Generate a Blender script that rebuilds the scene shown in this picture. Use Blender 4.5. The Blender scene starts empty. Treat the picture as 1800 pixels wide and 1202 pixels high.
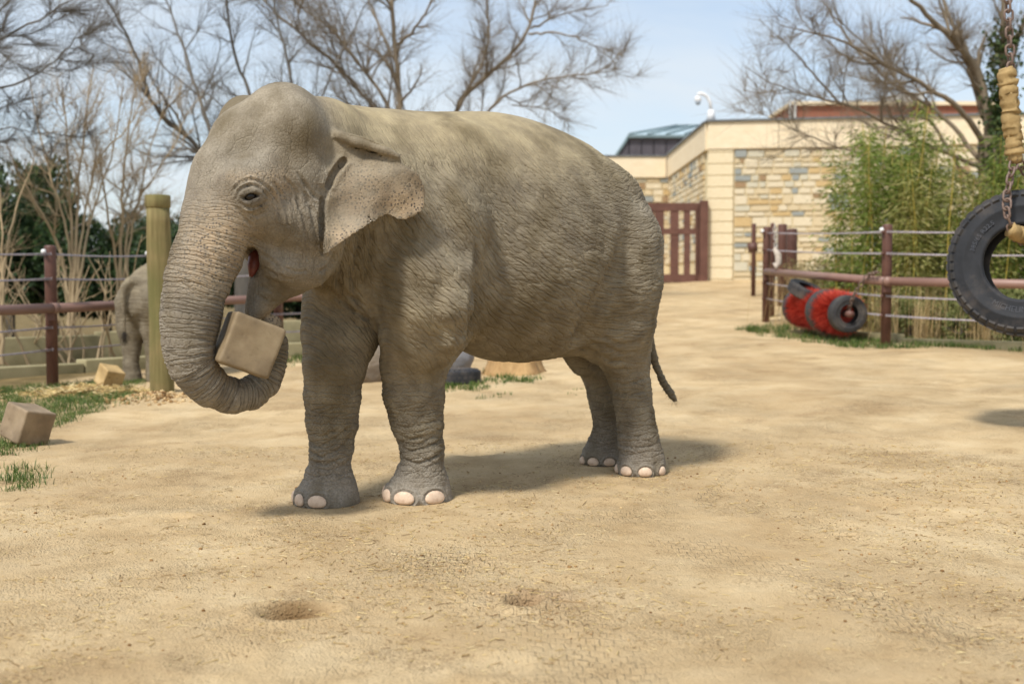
import bpy, bmesh, math, random
import numpy as np
from mathutils import Vector, Matrix
from mathutils.bvhtree import BVHTree

# ------------------------------------------------------------------ camera, sky, sun, exposure
SC = bpy.context.scene
COL = SC.collection
CAMZ, FPX, PCX, PCY = 1.27, 2100.0, 900.0, 601.0
TH = math.atan((601.0 - 500.0) / FPX)
cam_d = bpy.data.cameras.new('camera')
cam = bpy.data.objects.new('camera', cam_d)
COL.objects.link(cam)
cam.location = (0, 0, CAMZ)
cam.rotation_euler = (math.pi / 2 - TH, 0, 0)
cam_d.sensor_width = 36.0
cam_d.lens = 36.0 * FPX / 1800.0
cam_d.clip_start = 0.05
cam_d.clip_end = 3000.0
cam_d.dof.use_dof = True
cam_d.dof.focus_distance = 6.55
cam_d.dof.aperture_fstop = 1.9
SC.camera = cam

SUN_EL, SUN_AZ = math.radians(54), math.radians(-146)     # azimuth of the sun measured from +Y towards +X
sun_dir = Vector((math.sin(SUN_AZ) * math.cos(SUN_EL), math.cos(SUN_AZ) * math.cos(SUN_EL), math.sin(SUN_EL)))
W = bpy.data.worlds.new('World')
SC.world = W
W.use_nodes = True
wn, wl = W.node_tree.nodes, W.node_tree.links
wn.clear()
w_out = wn.new('ShaderNodeOutputWorld')
w_bg = wn.new('ShaderNodeBackground')
w_bg.inputs['Strength'].default_value = 0.14
w_sky = wn.new('ShaderNodeTexSky')
w_sky.sky_type = 'NISHITA'
w_sky.sun_disc = False
w_sky.sun_elevation = SUN_EL
w_sky.sun_rotation = SUN_AZ
w_sky.air_density = 1.0
w_sky.dust_density = 1.5
w_sky.ozone_density = 1.2
w_tc = wn.new('ShaderNodeTexCoord')
w_map = wn.new('ShaderNodeMapping')
w_map.inputs['Scale'].default_value = (1.6, 1.6, 6.0)
w_map.inputs['Location'].default_value = (0.35, 0.2, 0.1)
w_noise = wn.new('ShaderNodeTexNoise')
w_noise.inputs['Scale'].default_value = 2.2
w_noise.inputs['Detail'].default_value = 5.0
w_noise.inputs['Roughness'].default_value = 0.52
w_noise.inputs['Distortion'].default_value = 0.5
w_ramp = wn.new('ShaderNodeValToRGB')
w_ramp.color_ramp.elements[0].position = 0.30
w_ramp.color_ramp.elements[1].position = 0.72
w_ramp.color_ramp.elements[0].color = (0.30, 0.30, 0.30, 1)
w_ramp.color_ramp.elements[1].color = (0.92, 0.92, 0.92, 1)
w_mix = wn.new('ShaderNodeMix')
w_mix.data_type = 'RGBA'
w_mix.inputs[7].default_value = (4.5, 4.85, 5.15, 1)          # thin high cloud
wl.new(w_tc.outputs['Generated'], w_map.inputs['Vector'])
wl.new(w_map.outputs[0], w_noise.inputs['Vector'])
wl.new(w_noise.outputs['Fac'], w_ramp.inputs['Fac'])
wl.new(w_ramp.outputs['Color'], w_mix.inputs[0])
wl.new(w_sky.outputs[0], w_mix.inputs[6])
wl.new(w_mix.outputs[2], w_bg.inputs['Color'])
wl.new(w_bg.outputs[0], w_out.inputs['Surface'])

sun_d = bpy.data.lights.new('sun', 'SUN')
sun_d.energy = 3.3
sun_d.angle = math.radians(8.0)
sun_d.color = (1.0, 0.95, 0.87)
sun = bpy.data.objects.new('sun', sun_d)
COL.objects.link(sun)
sun.rotation_euler = sun_dir.to_track_quat('Z', 'Y').to_euler()
sun.location = (-20, -10, 30)

SC.view_settings.view_transform = 'Standard'
SC.view_settings.look = 'None'
SC.view_settings.gamma = 1.0
SC.view_settings.use_curve_mapping = False
SC.view_settings.exposure = 0.36
SC.cycles.use_denoising = True
SC.cycles.max_bounces = 6
SC.cycles.transparent_max_bounces = 8

# ------------------------------------------------------------------ helpers
rng = np.random.default_rng(7)
random.seed(7)
_c, _s = math.cos(TH), math.sin(TH)

def ray(u, v):
    x = (u - PCX) / FPX
    y = -(v - PCY) / FPX
    return np.array([x, _c + y * _s, -_s + y * _c])

def at(u, v, Y):
    """world point seen at photograph pixel (u, v), at forward distance Y"""
    d = ray(u, v)
    return np.array([0, 0, CAMZ]) + d * (Y / d[1])

def gh(x, y):
    """height of the sand: flat in front, rising to the right and back"""
    x = np.asarray(x, float); y = np.asarray(y, float)
    yy = np.minimum(y, 37.0)
    b = 0.045 * 0.6 * np.logaddexp(0, (yy - 6.9) / 0.6) + 0.018 * 2 * np.logaddexp(0, (yy - 24.0) / 2)
    return b / (1 + np.exp(-(x + 1.0) / 2.5))

def onground(u, v):
    """world point where the line of sight through pixel (u, v) meets the sand"""
    d = ray(u, v)
    lo, hi = 2.0, 60.0
    for Y in np.arange(2.0, 60, 0.05):
        p = np.array([0, 0, CAMZ]) + d * (Y / d[1])
        if p[2] <= float(gh(p[0], p[1])):
            return p
    return p

def link(o, parent=None):
    COL.objects.link(o)
    if parent is not None:
        o.parent = parent
    return o

def tag(o, label=None, cat=None, group=None, kind=None):
    if label: o['label'] = label
    if cat: o['category'] = cat
    if group: o['group'] = group
    if kind: o['kind'] = kind
    return o

def empty(name, loc=(0, 0, 0), rz=0.0):
    o = bpy.data.objects.new(name, None)
    o.empty_display_size = 0.2
    o.location = loc
    o.rotation_euler = (0, 0, rz)
    return link(o)

def child_local(o, parent):
    """parent o (built in world coordinates) to an Empty without moving it"""
    o.parent = parent
    o.matrix_parent_inverse = Matrix.LocRotScale(parent.location, parent.rotation_euler, parent.scale).inverted()
    return o

class MB:
    """collects pieces of one mesh"""
    def __init__(self):
        self.v = []; self.f = []; self.n = 0
    def add(self, verts, faces):
        verts = np.asarray(verts, float).reshape(-1, 3)
        self.v.append(verts)
        self.f.extend([tuple(int(i) + self.n for i in q) for q in faces])
        self.n += len(verts)
        return self
    def box(self, c, size, M=None, taper=1.0):
        sx, sy, sz = [q / 2 for q in size]
        p = np.array([[x * sx, y * sy, z * sz] for z in (-1, 1) for y in (-1, 1) for x in (-1, 1)], float)
        p[4:, :2] *= taper
        if M is not None:
            p = p @ np.asarray(M, float).T
        p += np.asarray(c, float)
        return self.add(p, [(0, 2, 3, 1), (4, 5, 7, 6), (0, 1, 5, 4), (1, 3, 7, 5), (3, 2, 6, 7), (2, 0, 4, 6)])
    def tube(self, pts, rad, n=8, cap=True, ell=1.0):
        pts = np.asarray(pts, float)
        m = len(pts)
        rad = np.broadcast_to(np.asarray(rad, float), (m,))
        tan = np.gradient(pts, axis=0)
        tan /= np.linalg.norm(tan, axis=1)[:, None] + 1e-12
        ref = np.array([0, 0, 1.0]) if abs(tan[0][2]) < 0.9 else np.array([1.0, 0, 0])
        u = np.cross(tan[0], ref); u /= np.linalg.norm(u)
        an = np.arange(n) * 2 * math.pi / n
        V = []
        for i in range(m):
            u = u - tan[i] * (u @ tan[i])
            u /= np.linalg.norm(u) + 1e-12
            w = np.cross(tan[i], u)
            V.append(pts[i] + rad[i] * (np.cos(an)[:, None] * u + ell * np.sin(an)[:, None] * w))
        F = []
        for i in range(m - 1):
            for k in range(n):
                k2 = (k + 1) % n
                F.append((i * n + k, i * n + k2, (i + 1) * n + k2, (i + 1) * n + k))
        if cap:
            F.append(tuple(range(n))[::-1]); F.append(tuple((m - 1) * n + k for k in range(n)))
        return self.add(np.concatenate(V), F)
    def build(self, name, mat=None, parent=None, smooth=True):
        me = bpy.data.meshes.new(name)
        me.from_pydata(np.concatenate(self.v).tolist(), [], self.f)
        me.validate(); me.update()
        if smooth:
            me.polygons.foreach_set('use_smooth', [True] * len(me.polygons))
        if mat is not None:
            me.materials.append(mat)
        o = bpy.data.objects.new(name, me)
        link(o)
        if parent is not None:
            child_local(o, parent)
        return o

def fast_mesh(name, V, Q, mat=None, smooth=True):
    """mesh from numpy vertices and an (n,k) face array"""
    V = np.asarray(V, np.float32); Q = np.asarray(Q, np.int32)
    me = bpy.data.meshes.new(name)
    n, k = Q.shape
    me.vertices.add(len(V)); me.vertices.foreach_set('co', V.ravel())
    me.loops.add(n * k); me.loops.foreach_set('vertex_index', Q.ravel())
    me.polygons.add(n)
    me.polygons.foreach_set('loop_start', np.arange(n, dtype=np.int32) * k)
    if smooth:
        me.polygons.foreach_set('use_smooth', np.ones(n, bool))
    me.update(calc_edges=True)
    if mat is not None:
        me.materials.append(mat)
    return me

def bevel_box_mesh(name, size, bev, seg, mat, wob=0.0, seed=0):
    bm = bmesh.new()
    bmesh.ops.create_cube(bm, size=1.0)
    for v in bm.verts:
        v.co = Vector((v.co.x * size[0], v.co.y * size[1], v.co.z * size[2]))
    bmesh.ops.bevel(bm, geom=list(bm.edges), offset=bev, segments=seg, profile=0.5, affect='EDGES')
    if wob:
        r = random.Random(seed)
        for v in bm.verts:
            v.co += Vector([r.uniform(-wob, wob) for _ in range(3)])
    me = bpy.data.meshes.new(name)
    bm.to_mesh(me); bm.free()
    me.polygons.foreach_set('use_smooth', [seg > 1] * len(me.polygons))
    if mat: me.materials.append(mat)
    return me

# ------------------------------------------------------------------ node helpers
def srgb(r, g, b):
    return tuple(((q / 255.0) / 12.92 if q / 255.0 <= 0.04045 else ((q / 255.0 + 0.055) / 1.055) ** 2.4) for q in (r, g, b)) + (1.0,)

class NT:
    """small shorthand for building a material's node tree"""
    def __init__(self, name, rough=0.8, spec=0.3):
        self.m = bpy.data.materials.new(name)
        self.m.use_nodes = True
        self.t = self.m.node_tree
        self.n = self.t.nodes; self.l = self.t.links
        self.b = self.n['Principled BSDF']
        self.b.inputs['Roughness'].default_value = rough
        self.b.inputs['Specular IOR Level'].default_value = spec
    def put(self, sock, val):
        if isinstance(val, bpy.types.NodeSocket):
            self.l.new(val, sock)
        elif isinstance(val, (int, float)) and sock.type == 'RGBA':
            sock.default_value = (val, val, val, 1)
        else:
            sock.default_value = val
    def coord(self, which='Object'):
        return self.n.new('ShaderNodeTexCoord').outputs[which]
    def attr(self, name, out='Vector'):
        a = self.n.new('ShaderNodeAttribute'); a.attribute_name = name
        return a.outputs[out]
    def mapping(self, vec, scale=(1, 1, 1), loc=(0, 0, 0), rot=(0, 0, 0)):
        m = self.n.new('ShaderNodeMapping')
        self.l.new(vec, m.inputs[0])
        m.inputs['Scale'].default_value = scale; m.inputs['Location'].default_value = loc; m.inputs['Rotation'].default_value = rot
        return m.outputs[0]
    def noise(self, vec, scale=5, detail=4, rough=0.5, dist=0.0, out='Fac'):
        t = self.n.new('ShaderNodeTexNoise')
        if vec is not None: self.l.new(vec, t.inputs['Vector'])
        t.inputs['Scale'].default_value = scale; t.inputs['Detail'].default_value = detail
        t.inputs['Roughness'].default_value = rough; t.inputs['Distortion'].default_value = dist
        return t.outputs[out]
    def voronoi(self, vec, scale=5, feature='F1', rand=1.0, out='Distance', dim='3D'):
        t = self.n.new('ShaderNodeTexVoronoi')
        t.voronoi_dimensions = dim; t.feature = feature
        if vec is not None: self.l.new(vec, t.inputs['Vector'])
        t.inputs['Scale'].default_value = scale; t.inputs['Randomness'].default_value = rand
        return t.outputs[out]
    def wave(self, vec, scale=5, dist=0, detail=2, dscale=1.0, direction='X', prof='SIN'):
        t = self.n.new('ShaderNodeTexWave'); t.bands_direction = direction; t.wave_profile = prof
        self.l.new(vec, t.inputs['Vector'])
        t.inputs['Scale'].default_value = scale; t.inputs['Distortion'].default_value = dist
        t.inputs['Detail'].default_value = detail; t.inputs['Detail Scale'].default_value = dscale
        return t.outputs['Fac']
    def ramp(self, fac, stops):
        r = self.n.new('ShaderNodeValToRGB')
        cr = r.color_ramp
        while len(cr.elements) < len(stops): cr.elements.new(0.5)
        for e, (p, c) in zip(cr.elements, stops):
            e.position = p
            e.color = c if hasattr(c, '__len__') else (c, c, c, 1)
        self.l.new(fac, r.inputs[0])
        return r.outputs[0]
    def math(self, op, a, b=None, c=None, clamp=False):
        m = self.n.new('ShaderNodeMath'); m.operation = op; m.use_clamp = clamp
        for i, q in enumerate((a, b, c)):
            if q is not None: self.put(m.inputs[i], q)
        return m.outputs[0]
    def mix(self, fac, a, b, blend='MIX'):
        m = self.n.new('ShaderNodeMix'); m.data_type = 'RGBA'; m.blend_type = blend
        self.put(m.inputs[0], fac); self.put(m.inputs[6], a); self.put(m.inputs[7], b)
        return m.outputs[2]
    def sep(self, vec):
        s = self.n.new('ShaderNodeSeparateXYZ'); self.l.new(vec, s.inputs[0]); return s.outputs
    def comb(self, x=0.0, y=0.0, z=0.0):
        c = self.n.new('ShaderNodeCombineXYZ')
        for i, q in enumerate((x, y, z)): self.put(c.inputs[i], q)
        return c.outputs[0]
    def vadd(self, a, b, scale=None):
        if scale is not None:
            s = self.n.new('ShaderNodeVectorMath'); s.operation = 'SCALE'; self.l.new(b, s.inputs[0]); s.inputs['Scale'].default_value = scale; b = s.outputs[0]
        m = self.n.new('ShaderNodeVectorMath'); m.operation = 'ADD'
        self.l.new(a, m.inputs[0]); self.put(m.inputs[1], b)
        return m.outputs[0]
    def bump(self, h, strength=0.5, dist=0.02, normal=None):
        b = self.n.new('ShaderNodeBump')
        b.inputs['Strength'].default_value = strength; b.inputs['Distance'].default_value = dist
        self.l.new(h, b.inputs['Height'])
        if normal is not None: self.l.new(normal, b.inputs['Normal'])
        return b.outputs[0]
    def out(self, color=None, normal=None, rough=None):
        if color is not None: self.put(self.b.inputs['Base Color'], color)
        if normal is not None: self.l.new(normal, self.b.inputs['Normal'])
        if rough is not None: self.put(self.b.inputs['Roughness'], rough)
        return self.m

def simple_mat(name, c1, c2, scale=8, rough=0.8, bump=0.3, bdist=0.005, spec=0.3, detail=5, stretch=(1, 1, 1), coord='Object'):
    t = NT(name, rough, spec)
    v = t.mapping(t.coord(coord), stretch)
    n = t.noise(v, scale, detail, 0.6)
    col = t.ramp(n, [(0.3, c1), (0.7, c2)])
    return t.out(col, t.bump(t.noise(v, scale * 3, 4, 0.6), bump, bdist))

def add_vec(me, name, A):
    a = me.attributes.new(name, 'FLOAT_VECTOR', 'POINT')
    a.data.foreach_set('vector', np.asarray(A, np.float32).ravel())
def add_flt(me, name, A):
    a = me.attributes.new(name, 'FLOAT', 'POINT')
    a.data.foreach_set('value', np.asarray(A, np.float32).ravel())

# ------------------------------------------------------------------ solid modelling on a distance grid
class Field:
    def __init__(self, lo, hi, h):
        self.lo = np.array(lo, float); self.h = h
        self.n = np.ceil((np.array(hi) - self.lo) / h).astype(int) + 1
        self.d = np.full(self.n, 0.4, np.float32)
        self.ax = [(self.lo[i] + np.arange(self.n[i]) * h).astype(np.float32) for i in range(3)]
    def _sl(self, lo, hi):
        a = np.clip(np.floor((np.asarray(lo) - self.lo) / self.h).astype(int), 0, self.n - 1)
        b = np.clip(np.ceil((np.asarray(hi) - self.lo) / self.h).astype(int) + 1, 1, self.n)
        return tuple(slice(i, j) for i, j in zip(a, b))
    def apply(self, lo, hi, fn, k=0.0, op='u'):
        m = max(k, 2 * self.h) + 0.03
        sl = self._sl(np.asarray(lo) - m, np.asarray(hi) + m)
        X, Y, Z = np.meshgrid(self.ax[0][sl[0]], self.ax[1][sl[1]], self.ax[2][sl[2]], indexing='ij')
        if X.size == 0: return
        e = fn(X, Y, Z).astype(np.float32)
        d = self.d[sl]
        if op == 'u':
            if k > 0:
                h = np.clip(0.5 + 0.5 * (d - e) / k, 0, 1)
                r = d + (e - d) * h - k * h * (1 - h)
            else:
                r = np.minimum(d, e)
        elif op == 's':
            ne = -e
            if k > 0:
                h = np.clip(0.5 - 0.5 * (d - ne) / k, 0, 1)
                r = d + (ne - d) * h + k * h * (1 - h)
            else:
                r = np.maximum(d, ne)
        self.d[sl] = r
    def ball(self, c, r, k=0.05, axes=None, op='u'):
        """ellipsoid; axes rows are its unit axes"""
        c = np.asarray(c, float); r = np.broadcast_to(np.asarray(r, float), (3,))
        A = np.eye(3) if axes is None else np.asarray(axes, float)
        R = r.max()
        def fn(X, Y, Z):
            x, y, z = X - c[0], Y - c[1], Z - c[2]
            q = [(A[i, 0] * x + A[i, 1] * y + A[i, 2] * z) for i in range(3)]
            k0 = np.sqrt(sum((q[i] / r[i]) ** 2 for i in range(3)))
            k1 = np.sqrt(sum((q[i] / r[i] ** 2) ** 2 for i in range(3)))
            return k0 * (k0 - 1) / np.maximum(k1, 1e-4)
        self.apply(c - R, c + R, fn, k, op)
    def chain(self, pts, rad, k=0.05, op='u', inner=0.0):
        """a limb: tapered capsules along a polyline"""
        pts = np.asarray(pts, float); rad = np.asarray(rad, float)
        lo = (pts - rad[:, None]).min(0); hi = (pts + rad[:, None]).max(0)
        def fn(X, Y, Z):
            best = None
            for a, b, ra, rb in zip(pts[:-1], pts[1:], rad[:-1], rad[1:]):
                ba = b - a
                t = np.clip(((X - a[0]) * ba[0] + (Y - a[1]) * ba[1] + (Z - a[2]) * ba[2]) / (ba @ ba), 0, 1)
                e = np.sqrt((X - a[0] - t * ba[0]) ** 2 + (Y - a[1] - t * ba[1]) ** 2 + (Z - a[2] - t * ba[2]) ** 2) - (ra + (rb - ra) * t)
                if best is None: best = e
                elif inner > 0:
                    h = np.clip(0.5 + 0.5 * (best - e) / inner, 0, 1); best = best + (e - best) * h - inner * h * (1 - h)
                else: best = np.minimum(best, e)
            return best
        self.apply(lo, hi, fn, k, op)
    def hit(self, u, v, y0=5.0, y1=8.5):
        """distance at which the line of sight through a pixel enters the solid"""
        for Y in np.arange(y0, y1, 0.002):
            p = at(u, v, Y)
            i = np.round((p - self.lo) / self.h).astype(int)
            if (i >= 0).all() and (i < self.n).all() and self.d[tuple(i)] < 0:
                return float(Y)
        return y1
    def surface(self):
        """surface nets -> vertices, quads"""
        d = self.d
        s = d < 0
        c = s[:-1, :-1, :-1].astype(np.int8)
        c = sum(s[i:s.shape[0] - 1 + i, j:s.shape[1] - 1 + j, k:s.shape[2] - 1 + k].astype(np.int8) for i in (0, 1) for j in (0, 1) for k in (0, 1))
        act = (c > 0) & (c < 8)
        idx = np.full(act.shape, -1, np.int64)
        cells = np.argwhere(act)
        idx[act] = np.arange(len(cells))
        acc = np.zeros((len(cells), 3)); cnt = np.zeros(len(cells))
        ci, cj, ck = cells.T
        corners = [(i, j, k) for i in (0, 1) for j in (0, 1) for k in (0, 1)]
        val = {q: d[ci + q[0], cj + q[1], ck + q[2]].astype(float) for q in corners}
        for a in corners:
            for ax in range(3):
                if a[ax]: continue
                b = list(a); b[ax] = 1; b = tuple(b)
                va, vb = val[a], val[b]
                m = (va < 0) != (vb < 0)
                t = np.where(m, va / np.where(m, va - vb, 1), 0)
                p = np.repeat(np.array(a, float)[None], len(cells), 0); p[:, ax] += t
                acc[m] += p[m]; cnt[m] += 1
        V = self.lo + (cells + acc / cnt[:, None]) * self.h
        Q = []
        for ax in range(3):
            o1, o2 = [q for q in range(3) if q != ax]
            sl0 = [slice(None)] * 3; sl1 = [slice(None)] * 3
            sl0[ax] = slice(0, -1); sl1[ax] = slice(1, None)
            e = s[tuple(sl0)] != s[tuple(sl1)]
            pos = np.argwhere(e)
            pos = pos[(pos[:, o1] > 0) & (pos[:, o2] > 0) & (pos[:, o1] < act.shape[o1]) & (pos[:, o2] < act.shape[o2])]
            q = []
            for da, db in ((1, 1), (0, 1), (0, 0), (1, 0)):
                r = pos.copy(); r[:, o1] -= da; r[:, o2] -= db
                q.append(idx[r[:, 0], r[:, 1], r[:, 2]])
            q = np.stack(q, 1)
            flip = s[pos[:, 0], pos[:, 1], pos[:, 2]]
            if ax == 1: flip = ~flip
            q[~flip] = q[~flip][:, ::-1]
            Q.append(q)
        return V, np.concatenate(Q)

def smooth_mesh(V, Q, it=2, lam=0.5):
    e = np.concatenate([Q[:, [0, 1]], Q[:, [1, 2]], Q[:, [2, 3]], Q[:, [3, 0]]])
    e = np.concatenate([e, e[:, ::-1]])
    deg = np.bincount(e[:, 0], minlength=len(V))[:, None]
    for i in range(it):
        for l in (lam, -lam * 1.04):
            a = np.stack([np.bincount(e[:, 0], weights=V[e[:, 1], c], minlength=len(V)) for c in range(3)], 1) / np.maximum(deg, 1)
            V = V + l * (a - V)
    return V

def vnormals(V, Q):
    n = np.cross(V[Q[:, 2]] - V[Q[:, 0]], V[Q[:, 3]] - V[Q[:, 1]])
    N = np.zeros_like(V)
    for i in range(4):
        for c in range(3):
            N[:, c] += np.bincount(Q[:, i], weights=n[:, c], minlength=len(V))
    return N / (np.linalg.norm(N, axis=1)[:, None] + 1e-12)

def polyline_param(P, pts):
    """arc length and distance of the nearest point on a polyline"""
    pts = np.asarray(pts, float)
    seg = np.linalg.norm(np.diff(pts, axis=0), axis=1)
    cum = np.concatenate([[0], np.cumsum(seg)])
    bd = np.full(len(P), 1e9); bq = np.zeros(len(P)); bi = np.zeros(len(P), int)
    for i, (a, b) in enumerate(zip(pts[:-1], pts[1:])):
        ba = b - a
        t = np.clip(((P - a) @ ba) / (ba @ ba), 0, 1)
        dd = np.linalg.norm(P - a - t[:, None] * ba, axis=1)
        m = dd < bd
        bd[m] = dd[m]; bq[m] = (cum[i] + t * seg[i])[m]; bi[m] = i
    return bq, bd, cum

def smooth01(x, a, b):
    t = np.clip((x - a) / (b - a), 0, 1)
    return t * t * (3 - 2 * t)

def vnoise(P, scale, seed=0):
    """cheap smooth value noise on points"""
    r = np.random.default_rng(seed)
    tab = r.random((32, 32, 32))
    p = P * scale; i = np.floor(p).astype(int); f = p - i; f = f * f * (3 - 2 * f)
    out = 0
    for dx in (0, 1):
        for dy in (0, 1):
            for dz in (0, 1):
                w = (f[:, 0] if dx else 1 - f[:, 0]) * (f[:, 1] if dy else 1 - f[:, 1]) * (f[:, 2] if dz else 1 - f[:, 2])
                out = out + w * tab[(i[:, 0] + dx) % 32, (i[:, 1] + dy) % 32, (i[:, 2] + dz) % 32]
    return out * 2 - 1

# ------------------------------------------------------------------ the elephant: body plan
def frame(deg, o):
    h = math.radians(deg)
    f = np.array([-math.cos(h), -math.sin(h)])
    return f, np.array([-f[1], f[0]]), np.array(o, float)
BFR = frame(36, (-0.03, 7.445))                     # body axis
HFR = frame(45, BFR[2] + 0.95 * BFR[0])             # head axis, turned a little more to the camera

def onplane(fr, u, v, t):
    f, l, o = fr
    d = ray(u, v)
    k = (t + l @ o) / (l @ d[:2])
    return np.array([0, 0, CAMZ]) + d * k
BP = lambda u, v, t=0.0: onplane(BFR, u, v, t)
HP = lambda u, v, b=0.0: onplane(HFR, u, v, b)
def bw(s, t, z):
    q = BFR[2] + s * BFR[0] + t * BFR[1]
    return np.array([q[0], q[1], z])
def hw(a, b, z):
    q = HFR[2] + a * HFR[0] + b * HFR[1]
    return np.array([q[0], q[1], z])
def axes_of(fr):
    return np.array([[fr[0][0], fr[0][1], 0], [fr[1][0], fr[1][1], 0], [0, 0, 1.0]])
AB, AH = axes_of(BFR), axes_of(HFR)
px = lambda r, Y: r * Y / FPX                        # pixels to metres at distance Y

TORSO = np.array([  # s, top, bottom, half width
    (1.22, 2.20, 1.52, 0.27), (1.05, 2.275, 1.28, 0.33), (0.85, 2.285, 1.24, 0.40), (0.65, 2.285, 1.06, 0.42),
    (0.40, 2.31, 0.90, 0.495), (0.15, 2.332, 0.80, 0.60), (-0.10, 2.312, 0.775, 0.62), (-0.35, 2.255, 0.79, 0.60),
    (-0.58, 2.185, 0.87, 0.545), (-0.80, 2.045, 1.02, 0.44), (-0.98, 1.87, 1.16, 0.34), (-1.08, 1.72, 1.30, 0.22)])[::-1]

LF = [(765, 400, 6.80), (752, 470, 6.75), (744, 530, 6.75), (735, 580, 6.81), (728, 640, 6.95), (727, 690, 6.95), (733, 740, 6.95), (742, 790, 6.95), (743, 815, 6.95), (741, 845, 6.95), (738, 868, 6.95), (738, 884, 6.95)]
LFr = [100, 88, 78, 68, 58, 52, 44, 36, 34, 44, 57, 60]
RF = [(640, 400, 7.20), (632, 470, 7.15), (612, 540, 7.0), (597, 590, 6.92), (588, 640, 6.86), (584, 690, 6.86), (584, 740, 6.86), (582, 790, 6.86), (580, 815, 6.86), (579, 845, 6.86), (578, 872, 6.86), (578, 890, 6.86)]
RFr = [100, 92, 80, 66, 54, 48, 43, 36, 32, 42, 53, 56]
LH = [(1084, 430, 7.62), (1084, 500, 7.62), (1086, 560, 7.66), (1093, 605, 7.74), (1101, 640, 7.78), (1108, 670, 7.79), (1112, 700, 7.79), (1118, 740, 7.79), (1122, 770, 7.79), (1127, 798, 7.79), (1129, 818, 7.79), (1129, 834, 7.79)]
LHr = [82, 79, 67, 52, 40, 33, 31, 32, 33, 36, 41, 41]
RH = [(1010, 440, 8.15), (1020, 510, 8.15), (1035, 570, 8.16), (1050, 620, 8.17), (1060, 660, 8.18), (1066, 690, 8.18), (1071, 720, 8.18), (1075, 750, 8.18), (1072, 775, 8.18), (1064, 800, 8.18), (1061, 815, 8.18)]
RHr = [78, 70, 58, 44, 34, 31, 30, 30, 32, 37, 38]
TRK = [(395, 300), (385, 350), (374, 400), (361, 450), (351, 490), (342, 525), (335, 560), (331, 600), (335, 635), (349, 661), (372, 682), (405, 696), (440, 692), (464, 672), (478, 643), (484, 608), (477, 574)]
TRKr = [54, 50, 52, 55, 56, 53, 48, 43, 39, 35, 31, 28, 26, 24, 22, 20, 19]

def limb(path, rad):
    P = np.array([at(*q) for q in path])
    return P, np.array([px(r, q[2]) for r, q in zip(rad, path)])

def sdf_torso(st, fr):
    f, l, o = fr
    def fn(X, Y, Z):
        s = (X - o[0]) * f[0] + (Y - o[1]) * f[1]
        t = (X - o[0]) * l[0] + (Y - o[1]) * l[1]
        sc = np.clip(s, st[0, 0], st[-1, 0])
        def ip(c):
            # smooth (Catmull-Rom) interpolation of the stations
            g = np.linspace(st[0, 0], st[-1, 0], 160)
            y = np.interp(g, st[:, 0], st[:, c])
            for _ in range(60): y[1:-1] = 0.25 * y[:-2] + 0.5 * y[1:-1] + 0.25 * y[2:]
            return np.interp(sc, g, y)
        zt, zb, w = ip(1), ip(2), ip(3)
        zc = zb + (zt - zb) * 0.46
        v = np.where(Z > zc, (Z - zc) / (zt - zc), (Z - zc) / (zc - zb))
        we = w * np.where(v > 0, 1 - 0.10 * np.minimum(v, 1) ** 2, 1.0)
        r = np.sqrt((t / we) ** 2 + v * v + 1e-9)
        hz = np.where(Z > zc, zt - zc, zc - zb)
        d = (r - 1) * r / np.sqrt((t / we ** 2) ** 2 + (v / hz) ** 2 + 1e-6)
        e = np.maximum(s - st[-1, 0], st[0, 0] - s)
        return np.where(e > 0, np.sqrt(np.maximum(d, 0) ** 2 + e * e), d)
    return fn

EAR = [(572, 232), (600, 240), (640, 250), (672, 262), (697, 272), (706, 286), (722, 293), (738, 305), (747, 325), (750, 352), (746, 370), (732, 380), (712, 387), (694, 386), (684, 379), (668, 385), (640, 402), (612, 420), (588, 438), (569, 450), (567, 430), (568, 400), (569, 360), (570, 330), (572, 280)]

def poly_sd(U, V, poly):
    """signed distance in pixels to a closed polygon"""
    P = np.array(poly, float); n = len(P)
    d = np.full(U.shape, 1e9); inside = np.zeros(U.shape, bool)
    for i in range(n):
        a, b = P[i], P[(i + 1) % n]
        ex, ey = b - a
        wx, wy = U - a[0], V - a[1]
        t = np.clip((wx * ex + wy * ey) / (ex * ex + ey * ey), 0, 1)
        d = np.minimum(d, (wx - t * ex) ** 2 + (wy - t * ey) ** 2)
        c = ((a[1] <= V) & (b[1] > V)) | ((b[1] <= V) & (a[1] > V))
        xx = a[0] + (V - a[1]) / (ey if abs(ey) > 1e-9 else 1e-9) * ex
        inside ^= c & (U < xx)
    return np.where(inside, -1, 1) * np.sqrt(d)

def ear_depth(U, V):
    q = (U - 570) / 180.0
    Y = 6.215 + 0.155 * q + 0.022 * np.sin(q * 7.0 + V * 0.02) + 0.010 * np.sin(V * 0.07 + q * 3.0)
    Y = Y + 0.10 * np.clip((300 - V) / 70.0, 0, 1) ** 1.5 - 0.05 * np.clip((V - 380) / 70.0, 0, 1)
    Y = Y + 0.05 * np.exp(-((U - 680) / 26.0) ** 2 - ((V - 385) / 34.0) ** 2)     # the dip beside the lobe
    Y = Y + 0.09 * np.clip((604 - U) / 34.0, 0, 1) * np.clip((345 - V) / 50.0, 0, 1)                       # the root is sunk in the head
    Y = Y - 0.035 * np.exp(-((U - 715) / 30.0) ** 2 - ((V - 350) / 30.0) ** 2)
    return Y

def to_px(X, Y, Z):
    z = Z - CAMZ
    dep = Y * _c - z * _s
    return PCX + FPX * X / dep, PCY - FPX * (Y * _s + z * _c) / dep

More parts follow.
